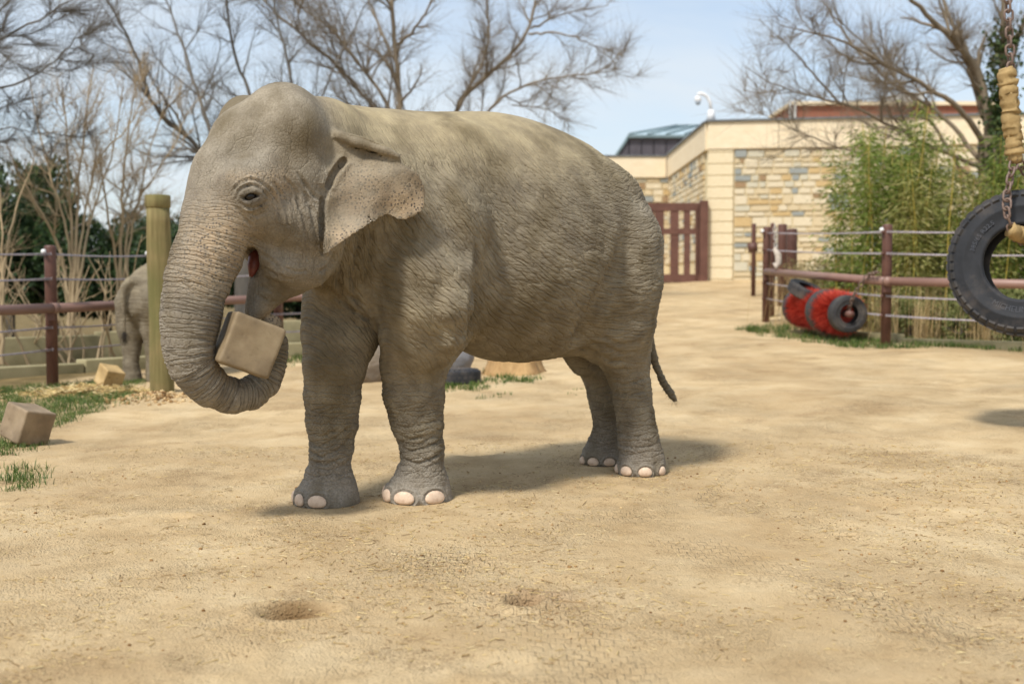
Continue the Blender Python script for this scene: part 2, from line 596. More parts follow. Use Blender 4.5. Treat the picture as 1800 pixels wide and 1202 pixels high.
# ------------------------------------------------------------------ the sand yard, one sheet to the horizon
def axis(lo, hi, step, out_lo, out_hi, grow=1.07):
    a = list(np.arange(lo, hi, step))
    s = step; q = a[-1]
    while q < out_hi:
        s *= grow; q += s; a.append(q)
    s = step; q = lo; pre = []
    while q > out_lo:
        s *= grow; q -= s; pre.append(q)
    return np.array(pre[::-1] + a)
gxs = axis(-3.1, 3.7, 0.0195, -500, 500, 1.05)
gys = axis(3.3, 8.4, 0.0195, -6, 900, 1.035)
GX, GY = np.meshgrid(gxs, gys, indexing='ij')
P2 = np.stack([GX.ravel(), GY.ravel(), np.zeros(GX.size)], 1)
TRACK = np.zeros(GX.size)
def rough_sand(P):
    x, y = P[:, 0], P[:, 1]
    nearw = np.exp(-np.maximum(np.hypot(x, y - 6) - 9, 0) / 5)
    h = 0.022 * vnoise(P, 0.7, 20) + 0.010 * vnoise(P, 2.2, 21) * nearw
    h += 0.0045 * vnoise(P, 7.0, 22) * nearw + 0.0032 * vnoise(P, 19.0, 23) * nearw + 0.0022 * vnoise(P, 41.0, 24) * nearw
    # clumpy churned patches
    ch = np.clip(vnoise(P + 7, 0.9, 25) * 1.6, 0, 1) * nearw
    h += ch * (0.005 * np.abs(vnoise(P, 12.0, 26)) + 0.003 * np.abs(vnoise(P, 24.0, 27)))
    # old footprints
    r = np.random.default_rng(5)
    for _ in range(46):
        cx, cy, rr = r.uniform(-3.2, 4.5), r.uniform(3.6, 10.5), r.uniform(0.13, 0.2)
        d = np.hypot((x - cx), (y - cy)) / rr
        h += -0.010 * np.exp(-(d / 0.85) ** 4) + 0.006 * np.exp(-((d - 1.15) / 0.22) ** 2)
    # two deep prints and a scrape
    for (u, v, rx, ry, dep) in ((518, 1086, 0.125, 0.085, 0.10), (920, 1066, 0.062, 0.07, 0.11), (1485, 936, 0.07, 0.05, 0.03), (300, 915, 0.10, 0.05, 0.02), (600, 1050, 0.04, 0.03, 0.015)):
        c = onground(u, v)
        a = (x - c[0]) / rx; b = (y - c[1]) / ry
        d = np.hypot(a, b) + 0.18 * vnoise(P, 9.0, 28)
        h += -dep * np.exp(-np.maximum(d, 0) ** 6 * 0.9) + dep * 0.22 * np.exp(-((d - 1.55) / 0.4) ** 2)
    # wheel tracks with rib marks
    for (u0, v0, u1, v1, w, per, amp) in ((760, 960, 1080, 1230, 0.26, 0.066, 0.0085), (1080, 905, 1720, 1130, 0.20, 0.070, 0.0095), (1230, 895, 1290, 830, 0.06, 0.05, 0.006)):
        a, b = onground(u0, v0)[:2], onground(u1, v1)[:2]
        dv = b - a; L = np.linalg.norm(dv); dv /= L
        al = (x - a[0]) * dv[0] + (y - a[1]) * dv[1]
        ac = (x - a[0]) * -dv[1] + (y - a[1]) * dv[0]
        m = np.exp(-(ac / w) ** 6) * smooth01(al, -0.1, 0.15) * (1 - smooth01(al, L - 0.15, L + 0.2)) * np.clip(0.75 + 0.9 * vnoise(P, 2.6, 29), 0.1, 1.2)
        TRACK[:] = np.maximum(TRACK, m)
        h += 0.35 * m * amp * np.sign(np.sin(2 * np.pi * (al + 0.35 * np.abs((ac % 0.11) - 0.055)) / per)) * (np.abs((ac % 0.09) - 0.045) < 0.034) - 0.004 * m
    # spoil heap by the wooden pole, dung-strewn edge
    c = onground(295, 706)
    d = np.hypot((x - c[0]) / 0.45, (y - c[1]) / 0.30)
    h += 0.10 * np.exp(-d ** 2) * (0.7 + 0.5 * vnoise(P, 6, 30))
    return h
calm = np.ones(len(P2))
for path in (LF, RF, LH, RH):
    c = at(*path[-1])
    calm *= 1 - 0.9 * np.exp(-(np.hypot(P2[:, 0] - c[0], P2[:, 1] - c[1]) / 0.24) ** 4)
GH = gh(P2[:, 0], P2[:, 1]) + rough_sand(P2) * calm
GV = np.stack([P2[:, 0], P2[:, 1], GH], 1)
ni, nj = GX.shape
ii, jj = np.meshgrid(np.arange(ni - 1), np.arange(nj - 1), indexing='ij')
k0 = (ii * nj + jj).ravel()
GQ = np.stack([k0, k0 + nj, k0 + nj + 1, k0 + 1], 1)
def sand_material():
    t = NT('sand', 0.92, 0.15)
    P = t.coord('Object')
    big = t.noise(P, 0.55, 5, 0.6, 0.6); mid = t.noise(P, 2.4, 6, 0.65, 0.3); fine = t.noise(P, 38, 5, 0.7); grit = t.noise(P, 260, 3, 0.7)
    col = t.ramp(mid, [(0.28, srgb(184, 158, 118)), (0.47, srgb(204, 179, 138)), (0.70, srgb(214, 192, 153))])
    drk = t.ramp(big, [(0.36, 0.5), (0.60, 0.0)])
    col = t.mix(drk, col, srgb(162, 134, 96))
    # brown crumbs of dung and bark pressed in the surface
    cr = t.ramp(t.math('MULTIPLY', t.noise(P, 70, 4, 0.7), t.ramp(t.noise(P, 1.7, 4, 0.6), [(0.35, 0.5), (0.65, 1.0)])), [(0.44, 0.0), (0.60, 0.6)])
    col = t.mix(cr, col, srgb(118, 90, 58))
    col = t.mix(t.ramp(t.noise(t.mapping(P, (1, 0.35, 1)), 120, 3, 0.6), [(0.62, 0.0), (0.72, 0.55)]), col, srgb(222, 196, 146))
    col = t.mix(t.attr('damp', 'Fac'), col, srgb(150, 112, 92))
    col = t.mix(t.attr('moist', 'Fac'), col, srgb(120, 92, 58))
    col = t.mix(t.attr('litter', 'Fac'), col, t.ramp(mid, [(0.3, srgb(96, 84, 54)), (0.7, srgb(140, 120, 82))]))
    h = t.math('ADD', t.math('MULTIPLY', fine, 0.9), t.math('MULTIPLY', grit, 0.35))
    # crumbly surface in patches, and the pressed bars of wheel tracks
    crumb = t.ramp(t.voronoi(P, 85, 'F1'), [(0.10, 1.0), (0.55, 0.0)])
    h = t.math('ADD', h, t.math('MULTIPLY', crumb, t.ramp(t.noise(P, 1.3, 4, 0.6), [(0.38, 0.08), (0.62, 0.65)])))
    bk = t.n.new('ShaderNodeTexBrick'); bk.inputs['Scale'].default_value = 1.0; bk.inputs['Mortar Size'].default_value = 0.007; bk.inputs['Mortar Smooth'].default_value = 0.6
    bk.inputs['Brick Width'].default_value = 0.052; bk.inputs['Row Height'].default_value = 0.060
    t.l.new(t.vadd(P, t.noise(P, 6, 3, 0.5, out='Color'), 0.035), bk.inputs['Vector'])
    h = t.math('SUBTRACT', h, t.math('MULTIPLY', t.math('MULTIPLY', bk.outputs['Fac'], t.attr('track', 'Fac')), 0.6))
    return t.out(col, t.bump(h, 1.0, 0.016))
ground_me = fast_mesh('ground', GV, GQ, sand_material())
dc = onground(945, 1052)
add_flt(ground_me, 'damp', 0.30 * np.exp(-((P2[:, 0] - dc[0]) / 0.17) ** 2 - ((P2[:, 1] - dc[1]) / 0.13) ** 2))
def fence_Y(x):
    return np.interp(x, [-9, -6.4, -5.63, -4.9, -3.46, 0.5, 3.0, 4.4, 5.1, 5.6, 12], [10, 12.4, 14.6, 16.3, 17.6, 22, 60, 60, 60, 16.0, 10])
add_flt(ground_me, 'litter', smooth01(P2[:, 1] - fence_Y(P2[:, 0]), 0.2, 1.2) * (1 - (P2[:, 0] > 2.5) * smooth01(P2[:, 1], 21, 24)))
hole = np.zeros(len(P2))
for (u, v, rx, ry) in ((518, 1083, 0.11, 0.09), (920, 1062, 0.075, 0.085)):
    c = onground(u, v); hole += 0.85 * np.exp(-(np.hypot((P2[:, 0] - c[0]) / rx, (P2[:, 1] - c[1]) / ry)) ** 4)
add_flt(ground_me, 'moist', np.clip(hole, 0, 0.9))
add_flt(ground_me, 'track', np.clip(TRACK, 0, 1))
ground = link(bpy.data.objects.new('ground', ground_me))
tag(ground, kind='structure')

def ground_z(x, y):
    """sheet height at a point, read from the grid"""
    i = int(np.clip(np.searchsorted(gxs, x) - 1, 0, ni - 2)); j = int(np.clip(np.searchsorted(gys, y) - 1, 0, nj - 2))
    fx = (x - gxs[i]) / (gxs[i + 1] - gxs[i]); fy = (y - gys[j]) / (gys[j + 1] - gys[j])
    g = lambda a, b: GH[a * nj + b]
    return float((g(i, j) * (1 - fx) + g(i + 1, j) * fx) * (1 - fy) + (g(i, j + 1) * (1 - fx) + g(i + 1, j + 1) * fx) * fy)
# ------------------------------------------------------------------ stone animal house with gate
def stone_mat(name, c1, c2, rough=0.9):
    return simple_mat(name, c1, c2, 6, rough, 0.5, 0.02, 0.15)
STONES = [stone_mat('stone_cream', srgb(220, 209, 184), srgb(208, 194, 164)), stone_mat('stone_buff', srgb(212, 197, 166), srgb(200, 182, 146)),
          stone_mat('stone_ochre', srgb(190, 162, 114), srgb(204, 180, 136)), stone_mat('stone_blue_grey', srgb(160, 164, 160), srgb(140, 146, 144)),
          stone_mat('stone_grey', srgb(192, 188, 168), srgb(204, 196, 174)), stone_mat('stone_brown', srgb(166, 140, 110), srgb(150, 124, 94))]
SW = [0.38, 0.26, 0.08, 0.10, 0.14, 0.04]
MORTAR = stone_mat('mortar', srgb(220, 206, 172), srgb(208, 192, 154))
LIME = stone_mat('limestone', srgb(232, 218, 190), srgb(222, 204, 172))
LIMEQ = stone_mat('limestone_warm', srgb(228, 214, 184), srgb(216, 200, 164))
LEAD = simple_mat('lead_flashing', srgb(96, 100, 104), srgb(120, 124, 126), 5, 0.5)
building = empty('stone_building', (8.5, 36.5, float(gh(8.5, 36.5))))
tag(building, 'long cream and grey stone building with limestone parapet behind the bamboo', 'building')
WA = np.array([5.75, 35.05]); WB = np.array([15.6, 33.25])       # front wall, left corner to right end
wu = (WB - WA) / np.linalg.norm(WB - WA); wn_ = np.array([wu[1], -wu[0]])   # outward (to the yard)
WL = np.linalg.norm(WB - WA)
SA = np.array([5.75, 35.05]); SB = np.array([5.80, 44.2])           # side wall running back
ZTOP, ZCOP, ZBASE = 5.98, 5.18, 0.7
def wall_frame(A, B):
    u = (B - A) / np.linalg.norm(B - A)
    return u, np.array([u[1], -u[0]])
def wbox(mb, A, u, n, s0, s1, z0, z1, d0, d1):
    """box along a wall: s along, z up, d outward"""
    c = A + u * (s0 + s1) / 2 + n * (d0 + d1) / 2
    M = np.array([[u[0], n[0], 0], [u[1], n[1], 0], [0, 0, 1]])
    mb.box((c[0], c[1], (z0 + z1) / 2), (s1 - s0, d1 - d0, z1 - z0), M)
    return mb
wbox(MB(), WA, wu, wn_, 0.02, WL, 0.4, ZCOP, -0.6, 0.0).build('wall_core', MORTAR, building, False)
unit = bevel_box_mesh('stone', (1, 1, 1), 0.02, 1, None)
unit_mats = []
for m in STONES + [LIMEQ, LIME]:
    c = unit.copy(); c.materials.clear(); c.materials.append(m); unit_mats.append(c)
def place_unit(mesh, name, parent, A, u, n, s0, s1, z0, z1, d0, d1, tilt=0.0):
    o = bpy.data.objects.new(name, mesh)
    c = A + u * (s0 + s1) / 2 + n * (d0 + d1) / 2
    o.location = (c[0], c[1], (z0 + z1) / 2)
    o.rotation_euler = (0, tilt, math.atan2(u[1], u[0]))
    o.scale = (s1 - s0, d1 - d0, z1 - z0)
    link(o); child_local(o, parent)
    return o
def ashlar(L, z0, z1, r):
    """coursed random ashlar: list of (s0, s1, z0, z1)"""
    out = []; z = z0
    while z < z1 - 0.05:
        h = min(r.choice([0.15, 0.19, 0.24, 0.30], p=[0.3, 0.3, 0.25, 0.15]), z1 - z)
        if z1 - z - h < 0.12: h = z1 - z
        s = 0.0
        while s < L - 0.02:
            w = r.uniform(0.26, 0.72) * (0.6 + h)
            if L - s - w < 0.2: w = L - s
            if h > 0.26 and r.random() < 0.45:
                q = r.uniform(0.4, 0.6) * h
                out.append((s, s + w, z, z + q)); out.append((s, s + w * 0.55, z + q, z + h)); out.append((s + w * 0.55, s + w, z + q, z + h))
            else:
                out.append((s, s + w, z, z + h))
            s += w
        z += h
    return out
r = np.random.default_rng(11)
lay = ashlar(5.6, 1.15, ZCOP, r)            # the stretch left of the bamboo: stone by stone
lay.sort(key=lambda q: q[0])
g = 0.022
cnt = 0
for (a, b, c, d) in lay:
    if cnt >= 296: break
    k = int(r.choice(6, p=SW))
    place_unit(unit_mats[k], 'stone', building, WA, wu, wn_, 0.72 + a + g, 0.72 + b - g, c + g, d - g, -0.02, 0.03 + r.uniform(0, 0.03), r.normal(0, 0.008))
    cnt += 1
def stone_sheet(name, parent, A, u, n, s0, L, z0, z1, seed):
    """the farther stones, still solid, joined"""
    rr = np.random.default_rng(seed)
    me = bpy.data.meshes.new(name); mb = MB(); idx = []
    for (a, b, c, d) in ashlar(L, z0, z1, rr):
        wbox(mb, A, u, n, s0 + a + g, s0 + b - g, c + g, d - g, -0.02, 0.03 + rr.uniform(0, 0.03)); idx += [int(rr.choice(6, p=SW))] * 6
    o = mb.build(name, None, parent, False)
    for m in STONES: o.data.materials.append(m)
    o.data.polygons.foreach_set('material_index', idx)
    o['kind'] = 'stuff'
    return o
stone_sheet('stone_facing', building, WA, wu, wn_, 6.34, WL - 6.4, 1.15, ZCOP, 12)
su, sn = wall_frame(SB, SA)      # running towards the yard, outward = to the left
wbox(MB(), SB, su, sn, 0, 8.8, 0.4, ZCOP, -0.5, 0.0).build('side_wall', MORTAR, building, False)
stone_sheet('side_stone_facing', building, SB, su, sn, 0.02, 8.4, 2.0, ZCOP, 13)
BA = np.array([-4.0, 44.3]); BB = np.array([6.0, 44.3])
bu = np.array([1.0, 0]); bn = np.array([0, -1.0])
wbox(MB(), BA, bu, bn, 0, 10, 0.4, ZCOP, -0.5, 0.0).build('rear_wall', MORTAR, building, False)
stone_sheet('rear_stone_facing', building, BA, bu, bn, 5.5, 4.4, 2.0, ZCOP, 14)
# parapet panels
n = 5; w = (WL + 0.1) / n
for i in range(n):
    place_unit(unit_mats[7], 'parapet_panel', building, WA, wu, wn_, -0.05 + i * w + 0.008, -0.05 + (i + 1) * w - 0.008, ZCOP + 0.004, ZTOP, -0.55, 0.10)
for i in range(4):
    place_unit(unit_mats[7], 'parapet_panel', building, SB, su, sn, i * 2.25 + 0.006, (i + 1) * 2.25 - 0.006, ZCOP + 0.006, ZTOP - 0.004, -0.40, 0.10)
for i in range(4):
    place_unit(unit_mats[7], 'parapet_panel', building, BA, bu, bn, i * 2.42 + 0.006, (i + 1) * 2.42 - 0.006, ZCOP + 0.008, ZTOP - 0.02, -0.40, 0.12)
wbox(MB(), WA, wu, wn_, -0.12, WL, ZTOP + 0.002, ZTOP + 0.055, -0.62, 0.17).build('flashing', LEAD, building, False)
wbox(MB(), SB, su, sn, 0, 9.0, ZTOP + 0.0, ZTOP + 0.05, -0.45, 0.16).build('flashing', LEAD, building, False)
wbox(MB(), BA, bu, bn, 0, 9.6, ZTOP - 0.014, ZTOP + 0.03, -0.45, 0.17).build('flashing', LEAD, building, False)
# corner pier of big limestone blocks
z = 0.75
while z < ZCOP - 0.02:
    h = min(0.335, ZCOP - z)
    place_unit(unit_mats[6], 'quoin', building, WA, wu, wn_, -0.04, 0.70, z + 0.012, z + h - 0.012, -0.5, 0.075)
    z += h
wbox(MB(), WA, wu, wn_, 0.0, 0.66, 0.7, ZCOP, -0.45, 0.045).build('pier_core', MORTAR, building, False)

# brown steel gate closing the passage beside the pier
STEEL = simple_mat('brown_steel', srgb(92, 62, 52), srgb(112, 78, 66), 4, 0.55, 0.2, 0.004, 0.35)
gate = empty('steel_gate', (4.4, 35.0, float(gh(4.4, 35))))
tag(gate, 'tall brown steel gate with slotted panels beside the limestone corner', 'gate')
def pxX(u, Y): return (u - PCX) / FPX * Y
GYp = 34.9
def gbar(name, u0, u1, v0, v1, d=0.10, off=0.0):
    p0 = at(u0, v1, GYp); p1 = at(u1, v0, GYp)
    o = MB().box(((p0[0] + p1[0]) / 2, GYp + off, (p0[2] + p1[2]) / 2), (p1[0] - p0[0], d, p1[2] - p0[2])).build(name, STEEL, gate, False)
    return o
gbar('gate_post', 1229, 1244, 353, 500, 0.24)
gbar('gate_post', 1000, 1012, 353, 502, 0.24)
gbar('top_rail', 1012, 1229, 357, 371, 0.14)
gbar('middle_rail', 1012, 1229, 402, 412, 0.14)
gbar('bottom_rail', 1012, 1229, 482, 496, 0.14)
for (a, b) in ((1012, 1032), (1044, 1062), (1074, 1094), (1106, 1124), (1136, 1150), (1151, 1167), (1178, 1193), (1202, 1213), (1222, 1229)):
    gbar('stile', a, b, 371, 402, 0.10)
    gbar('stile', a, b, 412, 482, 0.10)
gbar('slide_bar', 1221.5, 1224.5, 360, 490, 0.05, -0.1)

# dark monitor roof behind
roofb = empty('roof_monitor', (8.5, 62.0, 5.0))
tag(roofb, 'dark metal clad roof block with low glazed hip roof', 'building')
DARK = simple_mat('dark_standing_seam', srgb(74, 70, 76), srgb(88, 84, 90), 3, 0.5, 0.1, 0.005, 0.4)
GREEN = simple_mat('blue_grey_metal', srgb(100, 118, 124), srgb(122, 140, 144), 3, 0.6)
t = NT('roof_glass', 0.25, 0.6); PANE = t.out(srgb(176, 196, 204))
RY = 60.0
pl, pr_ = at(1074, 281, RY), at(1300, 281, RY)
zt = at(1100, 243, RY)[2]
xl, xt, xr = pl[0], at(1106, 243, RY)[0], pr_[0]
nseg = 9
for i in range(nseg):
    a = xt + (xr - xt) * i / nseg; b = xt + (xr - xt) * (i + 1) / nseg
    MB().box(((a + b) / 2, RY, (4.5 + zt) / 2), (b - a - 0.05, 0.1, zt - 4.5)).build('cladding_panel', DARK, roofb, False)
MB().box(((xt + xr) / 2, RY + 3.1, (4.5 + zt) / 2), (xr - xt, 6.0, zt - 4.52)).build('core', DARK, roofb, False)
MB().add([(xl, RY, 4.5), (xt - 0.03, RY, 4.5), (xt - 0.03, RY, zt - 0.02), (xl, RY + 6, 4.5), (xt - 0.03, RY + 6, 4.5), (xt - 0.03, RY + 6, zt - 0.02), (xl, RY, pl[2] - 0.3), (xl, RY + 6, pl[2] - 0.3)],
    [(0, 1, 2, 6), (3, 7, 5, 4), (6, 2, 5, 7), (0, 6, 7, 3), (1, 4, 5, 2), (0, 3, 4, 1)]).build('end_slope', DARK, roofb, False)
MB().tube([(xl - 0.05, RY - 0.05, pl[2] - 0.25), (xt - 0.05, RY - 0.05, zt + 0.05)], 0.09, 6).build('hip_edge', GREEN, roofb)
ridge0, ridge1 = at(1190, 222, RY + 3), at(1300, 221, RY + 3)
MB().box(((xt + xr) / 2, RY - 0.1, zt + 0.06), (xr - xt + 0.2, 0.3, 0.14)).build('eave', GREEN, roofb, False)
npan = 6
for i in range(npan):
    f0, f1 = i / npan, (i + 1) / npan
    e0 = np.array([xt + (xr - xt) * f0 + 0.05, RY - 0.15, zt + 0.15]); e1 = np.array([xt + (xr - xt) * f1 - 0.05, RY - 0.15, zt + 0.15])
    q0 = ridge0 + (ridge1 - ridge0) * f0; q1 = ridge0 + (ridge1 - ridge0) * f1
    d = np.array([0, 0, -0.05])
    MB().add([e0, e1, q1, q0, e0 + d, e1 + d, q1 + d, q0 + d], [(0, 1, 2, 3), (7, 6, 5, 4), (0, 4, 5, 1), (1, 5, 6, 2), (2, 6, 7, 3), (3, 7, 4, 0)]).build('roof_pane', PANE, roofb, False)
    MB().tube([e0 + [-0.05, 0, 0.03], q0 + [0, 0, 0.03]], 0.07, 5).build('glazing_bar', GREEN, roofb)
MB().tube([ridge0, ridge1], 0.09, 6).build('ridge', GREEN, roofb)

# brick range and plant box above the parapet
brickb = empty('brick_range', (16, 50, 4.0))
tag(brickb, 'low red brown brick range with pale coping above the stone parapet', 'building')
BRICK = simple_mat('brick_far', srgb(150, 100, 80), srgb(130, 84, 68), 10, 0.9)
GLZ = simple_mat('pale_metal', srgb(196, 196, 192), srgb(176, 178, 178), 4, 0.5)
p0, p1 = at(1392, 214, 50), at(1760, 186, 50)
MB().box(((p0[0] + p1[0]) / 2, 52.0, (4 + p1[2]) / 2), (p1[0] - p0[0], 4, p1[2] - 4)).build('brick_wall', BRICK, brickb, False)
MB().box(((p0[0] + p1[0]) / 2, 51.95, p1[2] + 0.08), (p1[0] - p0[0] + 0.2, 4.2, 0.155)).build('coping', LIME, brickb, False)
for u in (1388, 1396): 
    q = at(u, 200, 50); MB().box((q[0], 49.9, (4 + p1[2]) / 2), (0.09, 0.12, p1[2] - 4 + 0.4)).build('downpipe', GLZ, brickb, False)
qa, qb = at(1566, 183, 54), at(1624, 166, 54)
MB().box(((qa[0] + qb[0]) / 2, 54.6, (5 + qb[2]) / 2), (qb[0] - qa[0], 1.1, qb[2] - 5)).build('plant_box', GLZ, brickb, False)
for i in range(4):
    MB().box((qa[0] + (i + 0.5) * (qb[0] - qa[0]) / 4, 54.0, qb[2] - 0.22), ((qb[0] - qa[0]) / 4 - 0.06, 0.08, 0.36)).build('louvre', GLZ, brickb, False)

# security camera on its white post
WHITE = simple_mat('white_paint', srgb(228, 230, 232), srgb(214, 216, 218), 5, 0.4)
sc_base = np.array([at(1250, 217, 35.2)[0], 35.2, ZTOP + 0.05])
camp = empty('security_camera', tuple(sc_base)); tag(camp, 'white dome security camera on a curved arm above the parapet', 'camera')
MB().tube([sc_base, sc_base + [0, 0, 0.32]], [0.13, 0.10], 10).build('base', WHITE, camp)
MB().tube([sc_base + [0, 0, 0.3], sc_base + [-0.03, 0, 0.55], sc_base + [-0.12, 0, 0.72], sc_base + [-0.25, 0, 0.80], sc_base + [-0.36, 0, 0.80], sc_base + [-0.39, 0, 0.74]], 0.05, 8).build('arm', WHITE, camp)
mb = MB(); cc = sc_base + [-0.39, 0, 0.62]
mb.tube([cc + [0, 0, 0.12], cc + [0, 0, 0.10], cc + [0, 0, 0.0], cc + [0, 0, -0.07], cc + [0, 0, -0.10]], [0.03, 0.085, 0.10, 0.08, 0.02], 14); dome = mb.build('dome', WHITE, camp)
t = NT('smoked_dome', 0.1, 0.6); SMK = t.out(srgb(150, 165, 180))
mb = MB(); mb.tube([cc + [0, 0, -0.05], cc + [0, 0, -0.10], cc + [0, 0, -0.14], cc + [0, 0, -0.155]], [0.086, 0.075, 0.045, 0.01], 14); mb.build('lens_cover', SMK, camp)
# ------------------------------------------------------------------ post and cable fences
PIPE = simple_mat('brown_pipe', srgb(84, 56, 48), srgb(104, 72, 62), 5, 0.5, 0.25, 0.003, 0.4)
RAILM = simple_mat('worn_brown_rail', srgb(120, 92, 82), srgb(142, 112, 100), 4, 0.45, 0.25, 0.003, 0.4, stretch=(0.3, 0.3, 1))
CABLE = simple_mat('steel_cable', srgb(178, 172, 176), srgb(150, 140, 146), 20, 0.4, 0.2, 0.001, 0.5)
CERAM = simple_mat('insulator', srgb(226, 226, 224), srgb(206, 208, 206), 20, 0.3)
def build_post(parent, x, y, h, r=0.07, z=None, name='post'):
    z = float(gh(x, y)) if z is None else z
    p = MB().tube([(x, y, z - 0.15), (x, y, z + h - 0.03), (x, y, z + h - 0.01), (x, y, z + h)], [r, r, r * 0.94, r * 0.6], 16).build(name, PIPE, parent)
    return p
def sagline(a, b, n=9, sag=0.02):
    t = np.linspace(0, 1, n)[:, None]
    p = a * (1 - t) + b * t
    p[:, 2] -= sag * 4 * (t * (1 - t))[:, 0]
    return p
def build_fence(fence, posts, offs, rail_h, rail_pts=None, rail_r=0.062):
    P = [np.array([x, y, float(gh(x, y))]) for x, y in posts]
    for i, p in enumerate(P):
        po = build_post(fence, p[0], p[1], 1.70)
        for j, o in enumerate(offs):
            fwd_ = np.array([-p[0], -p[1], 0]); fwd_ /= np.linalg.norm(fwd_)
            q = p + fwd_ * 0.07 + [0, 0, o]
            side = np.cross(fwd_, [0, 0, 1])
            c = MB().tube([q + side * 0.06 - fwd_ * 0.03, q + side * 0.06 + fwd_ * 0.035], 0.022, 8).build('cable_clamp', PIPE, fence)
        q = p + fwd_ * 0.06 + side * 0.075 + [0, 0, 1.62]
        MB().tube([q - [0, 0, 0.025], q, q + [0, 0, 0.03]], [0.026, 0.034, 0.02], 10).build('insulator', CERAM, fence)
        br = p + fwd_ * 0.09 + [0, 0, rail_h - 0.09]
        MB().box(br, (0.10, 0.10, 0.12)).build('bracket', PIPE, fence, False)
    for o in offs:
        for a, b in zip(P[:-1], P[1:]):
            fa = np.array([-a[0], -a[1], 0]); fa /= np.linalg.norm(fa); fb = np.array([-b[0], -b[1], 0]); fb /= np.linalg.norm(fb)
            for dz in (-0.009, 0.009):
                MB().tube(sagline(a + fa * 0.08 + [0, 0, o + dz], b + fb * 0.08 + [0, 0, o + dz], 7, 0.015 + 0.01 * (dz > 0)), 0.0062, 5).build('cable', CABLE, fence)
    pts = []
    for p in P:
        f_ = np.array([-p[0], -p[1], 0]); f_ /= np.linalg.norm(f_)
        pts.append(p + f_ * 0.135 + [0, 0, rail_h])
    pts = np.array(pts)
    for a, b in zip(pts[:-1], pts[1:]):
        MB().tube([a, a * 0.5 + b * 0.5, b], rail_r, 14).build('rail', RAILM, fence)
    for a in pts[1:-1]:
        MB().tube([a + [0.0, 0, 0], a + (pts[1] - pts[0]) / np.linalg.norm(pts[1] - pts[0]) * 0.09], rail_r + 0.006, 14).build('rail_joint', RAILM, fence)
    return P
OFFS = (1.59, 1.29, 0.70, 0.43)
lf_posts = [(-6.55, 12.3), (-5.63, 14.6), (-4.93, 16.45), (-3.46, 17.7), (-1.9, 19.2), (0.0, 21.0)]
lfence = empty('cable_fence', (-5.63, 14.6, 0.0))
tag(lfence, 'brown post fence with steel cables in front of the bare shrubs and low concrete walls', 'fence', 'post and cable fences')
build_fence(lfence, lf_posts, OFFS, 0.935)
rf_posts = [(4.53, 21.3), (5.23, 16.7), (7.35, 14.9), (9.6, 14.2)]
rfence = empty('cable_fence', (5.23, 16.7, float(gh(5.23, 16.7))))
tag(rfence, 'brown post fence with steel cables in front of the bamboo', 'fence', 'post and cable fences')
build_fence(rfence, rf_posts, OFFS, 0.905)
for (u, v0, v1, hw_) in ((1354, 408, 556, 8), (1374, 394, 538, 8), (1391, 402, 545, 9), (1324, 393, 520, 4), (1357, 392, 520, 4)):
    p = onground(u, v1)
    top = at(u, v0, p[1])[2]
    build_post(rfence, p[0], p[1], top - float(gh(p[0], p[1])), px(hw_, p[1]))
a, b = at(1324, 470, 24.0), at(1344, 468, 21.5)
MB().tube([at(1316, 436, 24.0), at(1330, 434, 24.0)], 0.10, 10).build('bracket', PIPE, rfence)
# loose chain and weathered hook hung on the fence end
CHAINM = simple_mat('rusty_chain', srgb(92, 72, 62), srgb(126, 106, 94), 30, 0.55, 0.4, 0.002, 0.5)
def torus_link(name, L, Wd, r, mat):
    """an oval chain link lying along z"""
    n, m = 18, 6
    V = []; Fq = []
    for i in range(n):
        a = 2 * math.pi * i / n
        cx = Wd / 2 * math.cos(a); cz = L / 2 * math.sin(a)
        cx = math.copysign(min(abs(cx) * 1.25, Wd / 2), cx)
        d = np.array([math.cos(a) / Wd, 0, math.sin(a) / L]); d /= np.linalg.norm(d)
        for j in range(m):
            b = 2 * math.pi * j / m
            V.append(np.array([cx, 0, cz]) + r * (math.cos(b) * d + math.sin(b) * np.array([0, 1, 0])))
    for i in range(n):
        for j in range(m):
            Fq.append((i * m + j, ((i + 1) % n) * m + j, ((i + 1) % n) * m + (j + 1) % m, i * m + (j + 1) % m))
    mb = MB().add(V, Fq)
    me = bpy.data.meshes.new(name); me.from_pydata(np.concatenate(mb.v).tolist(), [], mb.f); me.update()
    me.polygons.foreach_set('use_smooth', [True] * len(me.polygons)); me.materials.append(mat)
    return me
def chain_along(parent, pts, mesh, pitch, name='chain_link', tw0=0.0):
    pts = np.asarray(pts, float)
    seg = np.linalg.norm(np.diff(pts, axis=0), axis=1); cum = np.concatenate([[0], np.cumsum(seg)])
    k = 0; s = 0.0
    while s <= cum[-1]:
        p = np.array([np.interp(s, cum, pts[:, c]) for c in range(3)])
        p2 = np.array([np.interp(min(s + 0.01, cum[-1]), cum, pts[:, c]) for c in range(3)]); p1 = np.array([np.interp(max(s - 0.01, 0), cum, pts[:, c]) for c in range(3)])
        d = Vector(p2 - p1).normalized()
        q = d.to_track_quat('Z', 'Y')
        M = q.to_matrix().to_4x4() @ Matrix.Rotation(tw0 + (k % 2) * math.pi / 2 + 0.25 * math.sin(k * 1.7), 4, 'Z')
        M.translation = Vector(p)
        o = bpy.data.objects.new(name, mesh); link(o); o.matrix_world = M; child_local(o, parent)
        k += 1; s += pitch
hx = empty('hanging_chain', tuple(at(1364, 404, 20.6))); tag(hx, 'short pale chain and hook hanging on the clustered fence posts', 'chain')
lk = torus_link('chain_link', 0.085, 0.055, 0.010, simple_mat('pale_chain', srgb(196, 190, 182), srgb(160, 150, 142), 30, 0.5))
chain_along(hx, [at(1362, 398, 20.6), at(1364, 440, 20.6)], lk, 0.065)
